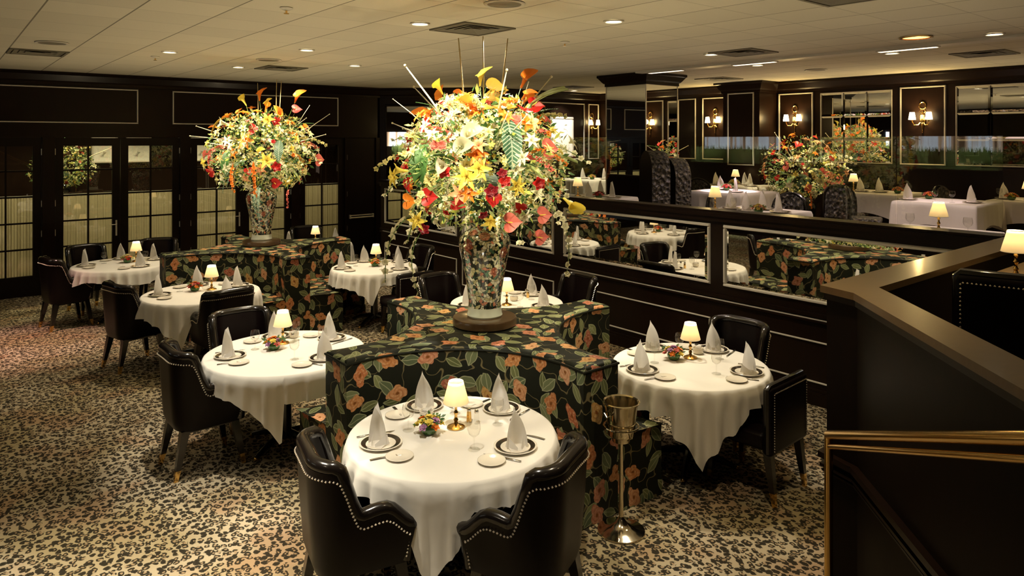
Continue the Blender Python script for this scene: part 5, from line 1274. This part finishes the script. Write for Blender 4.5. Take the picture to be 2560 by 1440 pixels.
# chairs of the upper level
def make_cafe_chair():
    t = thing('cafe_chair', '-', 'chair')
    # hooped, slightly curved upholstered back
    out = []; inn = []
    for k in range(17):
        a = PI * k / 16; y = .235 * math.cos(a); z = .60 + .30 * math.sin(a) ** .55; out.append((-.22 - .05 * (z - .45) + .05 * (y / .235) ** 2, y, z))
    frame = [(-.20, .225, .0), (-.185, .235, .45)] + out + [(-.185, -.235, .45), (-.20, -.225, .0)]
    MB().tube(frame, .019, 8).build('hoop_frame', M['leather_rail'], t)
    mb = MB(); mb.grid([[(p[0] + .01 * s, p[1] * .93, .42 + (p[2] - .015 - .42) * u) for p in out] for s, u in ((0, 0), (0, .25), (0, .5), (0, .75), (0, 1))])
    mb.grid([[(p[0] + .03, p[1] * .93, .42 + (p[2] - .015 - .42) * u) for p in out] for u in (1, .75, .5, .25, 0)]); mb.build('back_pad', M['brocade'], t)
    MB().rbox(-.21, .22, -.23, .23, .39, .47, .03).build('seat', M['brocade'], t)
    for y in (.2, -.2): MB().tube([(.20, y * .95, .40), (.215, y, .0)], [.02, .014], 8).build('leg', M['leg'], t)
    return t
cafe, uca = make_cafe_chair(), []
GU = 'chairs of the upper level'
for x, y, a, lab in ((10.55, 7.50, 0, 'dark hooped chair with its back to the camera, left of the upper flowers'), (10.70, 5.12, 4, 'dark hooped chair before the table right of the upper flowers'),
                     (10.30, 4.64, -70, 'dark padded chair left of the broad front table at upper right'),
                     (11.38, 3.84, -100, 'dark padded chair between the two tables at upper right'), (9.92, 10.5, 0, 'dark chair before the far table by the back wall'), (8.25, 4.75, 178, 'dark hooped chair behind the dim middle glass-side table'),
                     (8.05, 5.9, 120, 'dark hooped chair just right of the dim table before the column')): twice(cafe, uca, (x, y, ZP), R(a), lab, GU)
# high hooded chairs in dark brocade
def hooded_chair(x, y, rz, lab, h=1.42):
    t = thing('hooded_chair', lab, 'chair', (x, y, ZP), rz, 'hooded brocade chairs'); n = 12; rows = []; W = .26
    def arch(d, w): return [(d, w * math.cos(PI * k / n), h - .30 + .30 * math.sin(PI * k / n) - (W - w)) for k in range(n + 1)]
    def leg(d, w, zs): return [(d, w, z) for z in zs], [(d, -w, z) for z in zs[::-1]]
    for d, w in ((-.22, W), (.0, W), (.07, W - .015), (.07, W - .055), (.0, W - .065), (-.15, W - .065)):
        l, r = leg(d, w, (.02, .35, .7)); rows.append(l + arch(d, w) + r)
    MB().grid(rows).build('hood', M['brocade'], t)
    back = [(-.222, W * .985 * math.cos(PI * k / n), h - .305 + .30 * math.sin(PI * k / n)) for k in range(n + 1)]; back = [(-.222, W * .985, .02)] + back + [(-.222, -W * .985, .02)]
    MB().add(back + [(-.16, p[1] * .78, p[2] if p[2] < .1 else p[2] - .06) for p in back], [tuple(range(len(back))), tuple(range(2 * len(back) - 1, len(back) - 1, -1))]).build('back_panel', M['leather'], t)
    MB().rbox(-.15, .22, -.19, .19, .02, .46, .04).build('seat', M['brocade'], t); return t
hooded_chair(8.45, 6.84, R(-29), 'high hooded brocade chair right of the mirrored column, curved back to camera'); hooded_chair(9.12, 7.0, R(-20), 'second hooded chair peeking out behind the brocade chair by the column', 1.3)
# ---------------------------------------------------- wall sconces
def make_sconce():
    t = thing('wall_sconce', '-', 'wall lamp')      # mounted on a wall facing -x
    MB().lathe([(.05, -.07), (.055, 0), (.05, .07), (.02, .10)], 14, (-.012, 0, 0), True, True).build('back_plate', M['brass'], t)
    mb = MB().tube([(-.02, .055 * math.sin(2 * PI * k / 20) * (1 + .15 * math.cos(2 * PI * k / 20)), .245 - .065 * math.cos(2 * PI * k / 20)) for k in range(20)], .010, 6, closed=True)
    mb.tube([(-.02, 0, .08), (-.02, 0, .19)], .009, 6)
    for s in (-1, 1): mb.tube([(-.02, .012 * s, .10), (-.02, .05 * s, .13), (-.02, .035 * s, .17), (-.02, .02 * s, .15)], .007, 6)
    mb.build('loop_finial', M['brass'], t)
    for s in (-1, 1):
        a = MB().tube([(-.03, .01 * s, -.04), (-.06, .06 * s, -.12), (-.10, .12 * s, -.12), (-.12, .145 * s, -.06), (-.12, .145 * s, -.035)], .009, 6).lathe([(.012, -.04), (.03, -.03), (.032, -.024), (.012, -.02)], 12, (-.12, .145 * s, 0), True, True).build('arm', M['brass'], t)
        MB().lathe([(.062, -.02), (.06, .0), (.042, .12), (.041, .12), (.058, .0)], 16, (-.12, .145 * s, 0)).build('candle_shade', M['candle'], a)
    MB().lathe([(.004, -.27), (.014, -.25), (.008, -.22), (.018, -.16), (.026, -.10), (.014, -.07)], 12, (-.03, 0, 0), True).build('drop', M['brass'], t); return t
sconce, uso = make_sconce(), []
def put_sconce(x, y, z, rz, lab, pw=15):
    s = twice(sconce, uso, (x, y, z), rz, lab, 'brass wall sconces'); s.scale = (.85,) * 3; light_point('sconce_bulb', (-.20, 0, .06), pw * 1.6, (1, .68, .26), .05, s)
put_sconce(XW - .002, 4.60, 2.80, 0, 'brass two-light wall sconce between the two paned mirrors at right')
put_sconce(XW - .002, 6.77, 2.82, 0, 'brass two-light wall sconce right of the dark pier')
put_sconce(XW - .002, 8.48, 2.82, 0, 'brass two-light wall sconce between the pier and mirrored column')
put_sconce(XW - .002, 1.2, 2.80, 0, 'brass wall sconce beyond the right edge of the picture')
put_sconce(11.95, YB - .002, 2.82, PI / 2, 'brass wall sconce on the back wall just left of the mirrored column', 6)
put_sconce(8.32, 12.11, 2.75, R(52), 'brass wall sconce on the slanted wall behind the near flowers', 5)
# gridded wall mirrors on the right wall
def grid_mirror(y0, y1, z0, z1, cols, rws, lab):
    t = thing('paned_mirror', lab, 'mirror', (XW - .001, (y0 + y1) / 2, z0), 0, 'many-paned wall mirrors'); W = y1 - y0; H = z1 - z0; b = .028
    for i in range(cols):
        for j in range(rws):
            a0, a1 = -W / 2 + W * i / cols + .004, -W / 2 + W * (i + 1) / cols - .004; c0, c1 = H * j / rws + .004, H * (j + 1) / rws - .004
            v = [(-.002, a0, c0), (-.002, a1, c0), (-.002, a1, c1), (-.002, a0, c1), (-.010, a0 + b, c0 + b), (-.010, a1 - b, c0 + b), (-.010, a1 - b, c1 - b), (-.010, a0 + b, c1 - b)]
            MB().add(v, [(4, 7, 6, 5), (0, 4, 5, 1), (1, 5, 6, 2), (2, 6, 7, 3), (3, 7, 4, 0)]).build('mirror_pane', M['mirror'], t, False)
    o = panel((0, W / 2 + .012, -.012), (0, -1, 0), (-1, 0, 0), W + .024, H + .024, .014, .014, 'mirror_frame', 'silver', t)
grid_mirror(5.08, 6.28, 2.07, 3.28, 3, 3, 'many-paned wall mirror between the two right-hand sconces'); grid_mirror(2.30, 4.12, 2.07, 3.28, 4, 3, 'many-paned wall mirror cut by the right edge of the picture')
# mirror on the slanted wall, pictures on the back wall
def slant_at(u, z): return (7.25 + (8.85 - 7.25) * u, YD + (YB - YD) * u, z)
sn = Vector((-(YD - YB), -(8.85 - 7.25), 0)).normalized(); su = Vector((8.85 - 7.25, YB - YD, 0)).normalized()
t = thing('wall_mirror', 'tall framed mirror on the slanted wall left of the near flowers', 'mirror', slant_at(.05, 1.15), math.atan2(su.y, su.x))
panel((0, 0, 0), (1, 0, 0), (0, -1, 0), 1.05, 2.05, .05, .03, 'mirror_frame', 'wood', t); MB().box(.045, 1.005, -.012, -.002, .045, 2.005).build('mirror_glass', M['mirror'], t, False)
picture(11.0, YB - .002, 2.06, 0, .72, .92, 'white framed picture under a ceiling spot, right of near flowers', t=.06)
p = picture(XW - .002, 9.75, 2.0, -PI / 2, .40, .86, 'narrow pale framed picture just right of the mirrored column', t=.04)
# upper flower arrangements in dark vases on a low stand
def floor_vase(x, y, lab, s=1.0):
    v = thing('floor_vase', lab, 'vase', (x, y, ZP)); v.scale = (s, s, s)
    MB().lathe([(.16, .0), (.17, .02), (.15, .06), (.20, .25), (.26, .45), (.27, .58), (.22, .70), (.17, .75), (.19, .79), (.175, .79), (.15, .74)], 32, (0, 0, 0), True).build('body', M['black_vase'], v); return v
DARKPAL = (['orange_lily', 'red_anthurium', 'coral_anthurium', 'orange_calla', 'peach_lily'], ['peach_lily', 'yellow_lily', 'red_anthurium', 'cream_lily', 'coral_anthurium', 'red_rose', 'yellow_lily'], ['white_lily', 'cream_lily', 'white_lily', 'coral_anthurium'])
floor_vase(11.3, 6.12, 'glossy black vase under the upper flower arrangement', .82); arrangement('flower_arrangement', 'wide red, orange and green flower arrangement behind the glass screen', (11.3, 6.12, ZP + .66), 31, 84, .66, .66, .36, (), False, DARKPAL)
floor_vase(11.1, 9.25, 'black vase under the flowers left of the mirrored column', .8); arrangement('flower_arrangement', 'dark leafy red flower arrangement left of the mirrored column', (11.1, 9.25, ZP + .62), 37, 34, .66, .66, .42, (), False, (['red_anthurium', 'burgundy_rose', 'peach_lily'], ['cream_lily', 'burgundy_rose', 'peach_lily', 'red_rose'], ['white_lily', 'cream_lily']))
# flowers in the room beyond the doors
t = thing('plant_pedestal', 'dark pedestal beyond the first door pair, under red flowers', 'pedestal', (1.75, YD + 1.55, 0)); MB().lathe([(.2, 0), (.2, .05), (.12, .1), (.11, 1.2), (.18, 1.28), (.2, 1.3), (.2, 1.34)], 24, (0, 0, 0), True, True).build('column', M['wood'], t)
t = thing('flower_vase', 'black vase on the pedestal beyond the first door pair', 'vase', (1.75, YD + 1.55, 1.342)); MB().lathe([(.08, 0), (.1, .05), (.14, .2), (.12, .3), (.1, .32), (.08, .3)], 20, (0, 0, 0), True).build('body', M['black_vase'], t)
arrangement('flower_arrangement', 'red and pink flowers seen through upper panes of the first door pair', (1.75, YD + 1.55, 1.65), 41, 26, .50, .55, .30, (), False, (['red_rose', 'coral_rose', 'burgundy_rose'], ['red_rose', 'coral_rose', 'white_lily'], ['cream_lily', 'burgundy_rose']))
# ---------------------------------------------------- booth in the right foreground
t = thing('booth_table', 'bare tan wooden table in the booth at right edge', 'table', (5.25, 1.10, ZP)); MB().rbox(-.42, .42, -.40, .40, .735, .77, .012).build('tabletop', M['tan_wood'] if 'tan_wood' in M else M['wood_cap'], t)
MB().lathe([(.22, 0), (.2, .03), (.05, .06), (.05, .70), (.12, .735)], 20, (0, 0, 0), True, True).build('pedestal', M['leg'], t)
l = twice(lamp, ul, (4.98, 1.36, ZP + .771), 0, 'brass lamp with cream shade on the bare booth table at right', 'shaded table lamps'); lamp_light(l, 20)
bc = twice(side, us, (4.20, 1.12, ZP), R(12), 'black nailhead-trimmed chair in the booth, back to camera', 'booth chairs'); bc.scale = (1, 1, 1.16)
# brass handrail of the stair beside the booth wall
P0 = Vector((3.30, 1.655, 0)); D = Vector((-1, -1, 0)).normalized(); zt0 = 1.06; sl = .41
t = thing('stair_handrail', 'polished brass stair handrail with upright post at lower right', 'handrail', (P0.x, P0.y, 0))
MB().tube([(0, 0, .0), (0, 0, zt0)], .0195, 14).build('post', M['brass'], t)
pts = [(D.x * s, D.y * s, zt0 + sl * s) for s in (0, .5, 1, 1.5, 2.0, 2.6)]
MB().sphere((0, 0, zt0), .0205, 12, 8).tube(pts, .021, 14).build('top_rail', M['brass'], t)
pts = [(D.x * s, D.y * s, zt0 - .055 + sl * s) for s in (.02, .5, 1, 1.5, 2.0, 2.6)]
MB().tube(pts, .013, 12).build('lower_rail', M['brass'], t)
MB().lathe([(.05, 0), (.05, .008), (.022, .02), (.02, .03)], 20, (0, 0, 0), True).build('floor_flange', M['brass'], t)
# ---------------------------------------------------- wine bucket on its stand
bx, by = 3.345, 3.012
t = thing('wine_bucket_stand', 'polished metal stand with round base holding the wine bucket', 'stand', (bx, by, 0))
MB().lathe([(.140, .0), (.150, .004), (.148, .012), (.12, .02), (.07, .032), (.035, .06), (.02, .085), (.015, .095)], 40, (0, 0, 0), True).build('base', M['chrome'], t)
MB().lathe([(.0155, .09), (.0145, .10), (.0135, .56), (.02, .57)], 16, (0, 0, 0), False, True).build('pole', M['chrome'], t)
mb = MB().tube([(.108 * math.cos(2 * PI * k / 32), .108 * math.sin(2 * PI * k / 32), .665) for k in range(32)], .007, 8, closed=True)
mb.lathe([(.02, .565), (.055, .57), (.060, .60), (.055, .601), (.05, .575), (.01, .572)], 24, (0, 0, 0), False, True)
for k in range(3): a = k * 2.094 + .4; mb.tube([(.055 * math.cos(a), .055 * math.sin(a), .59), (.100 * math.cos(a), .100 * math.sin(a), .62), (.108 * math.cos(a), .108 * math.sin(a), .665)], .005, 6)
mb.build('cradle', M['chrome'], t)
t = thing('wine_bucket', 'shiny silver wine bucket sitting in the metal stand', 'bucket', (bx, by, .606))
MB().lathe([(.0, .0), (.078, .001), (.085, .01), (.098, .15), (.106, .20), (.116, .205), (.118, .213), (.112, .217), (.103, .21), (.094, .15), (.08, .02), (.0, .012)], 36).build('body', M['chrome'], t)
for s in (-1, 1):
    MB().tube([(s * .098, -.025, .165), (s * .125, -.025, .16), (s * .128, 0, .14), (s * .125, .025, .16), (s * .098, .025, .165)], .005, 6).build('handle', M['chrome'], t)
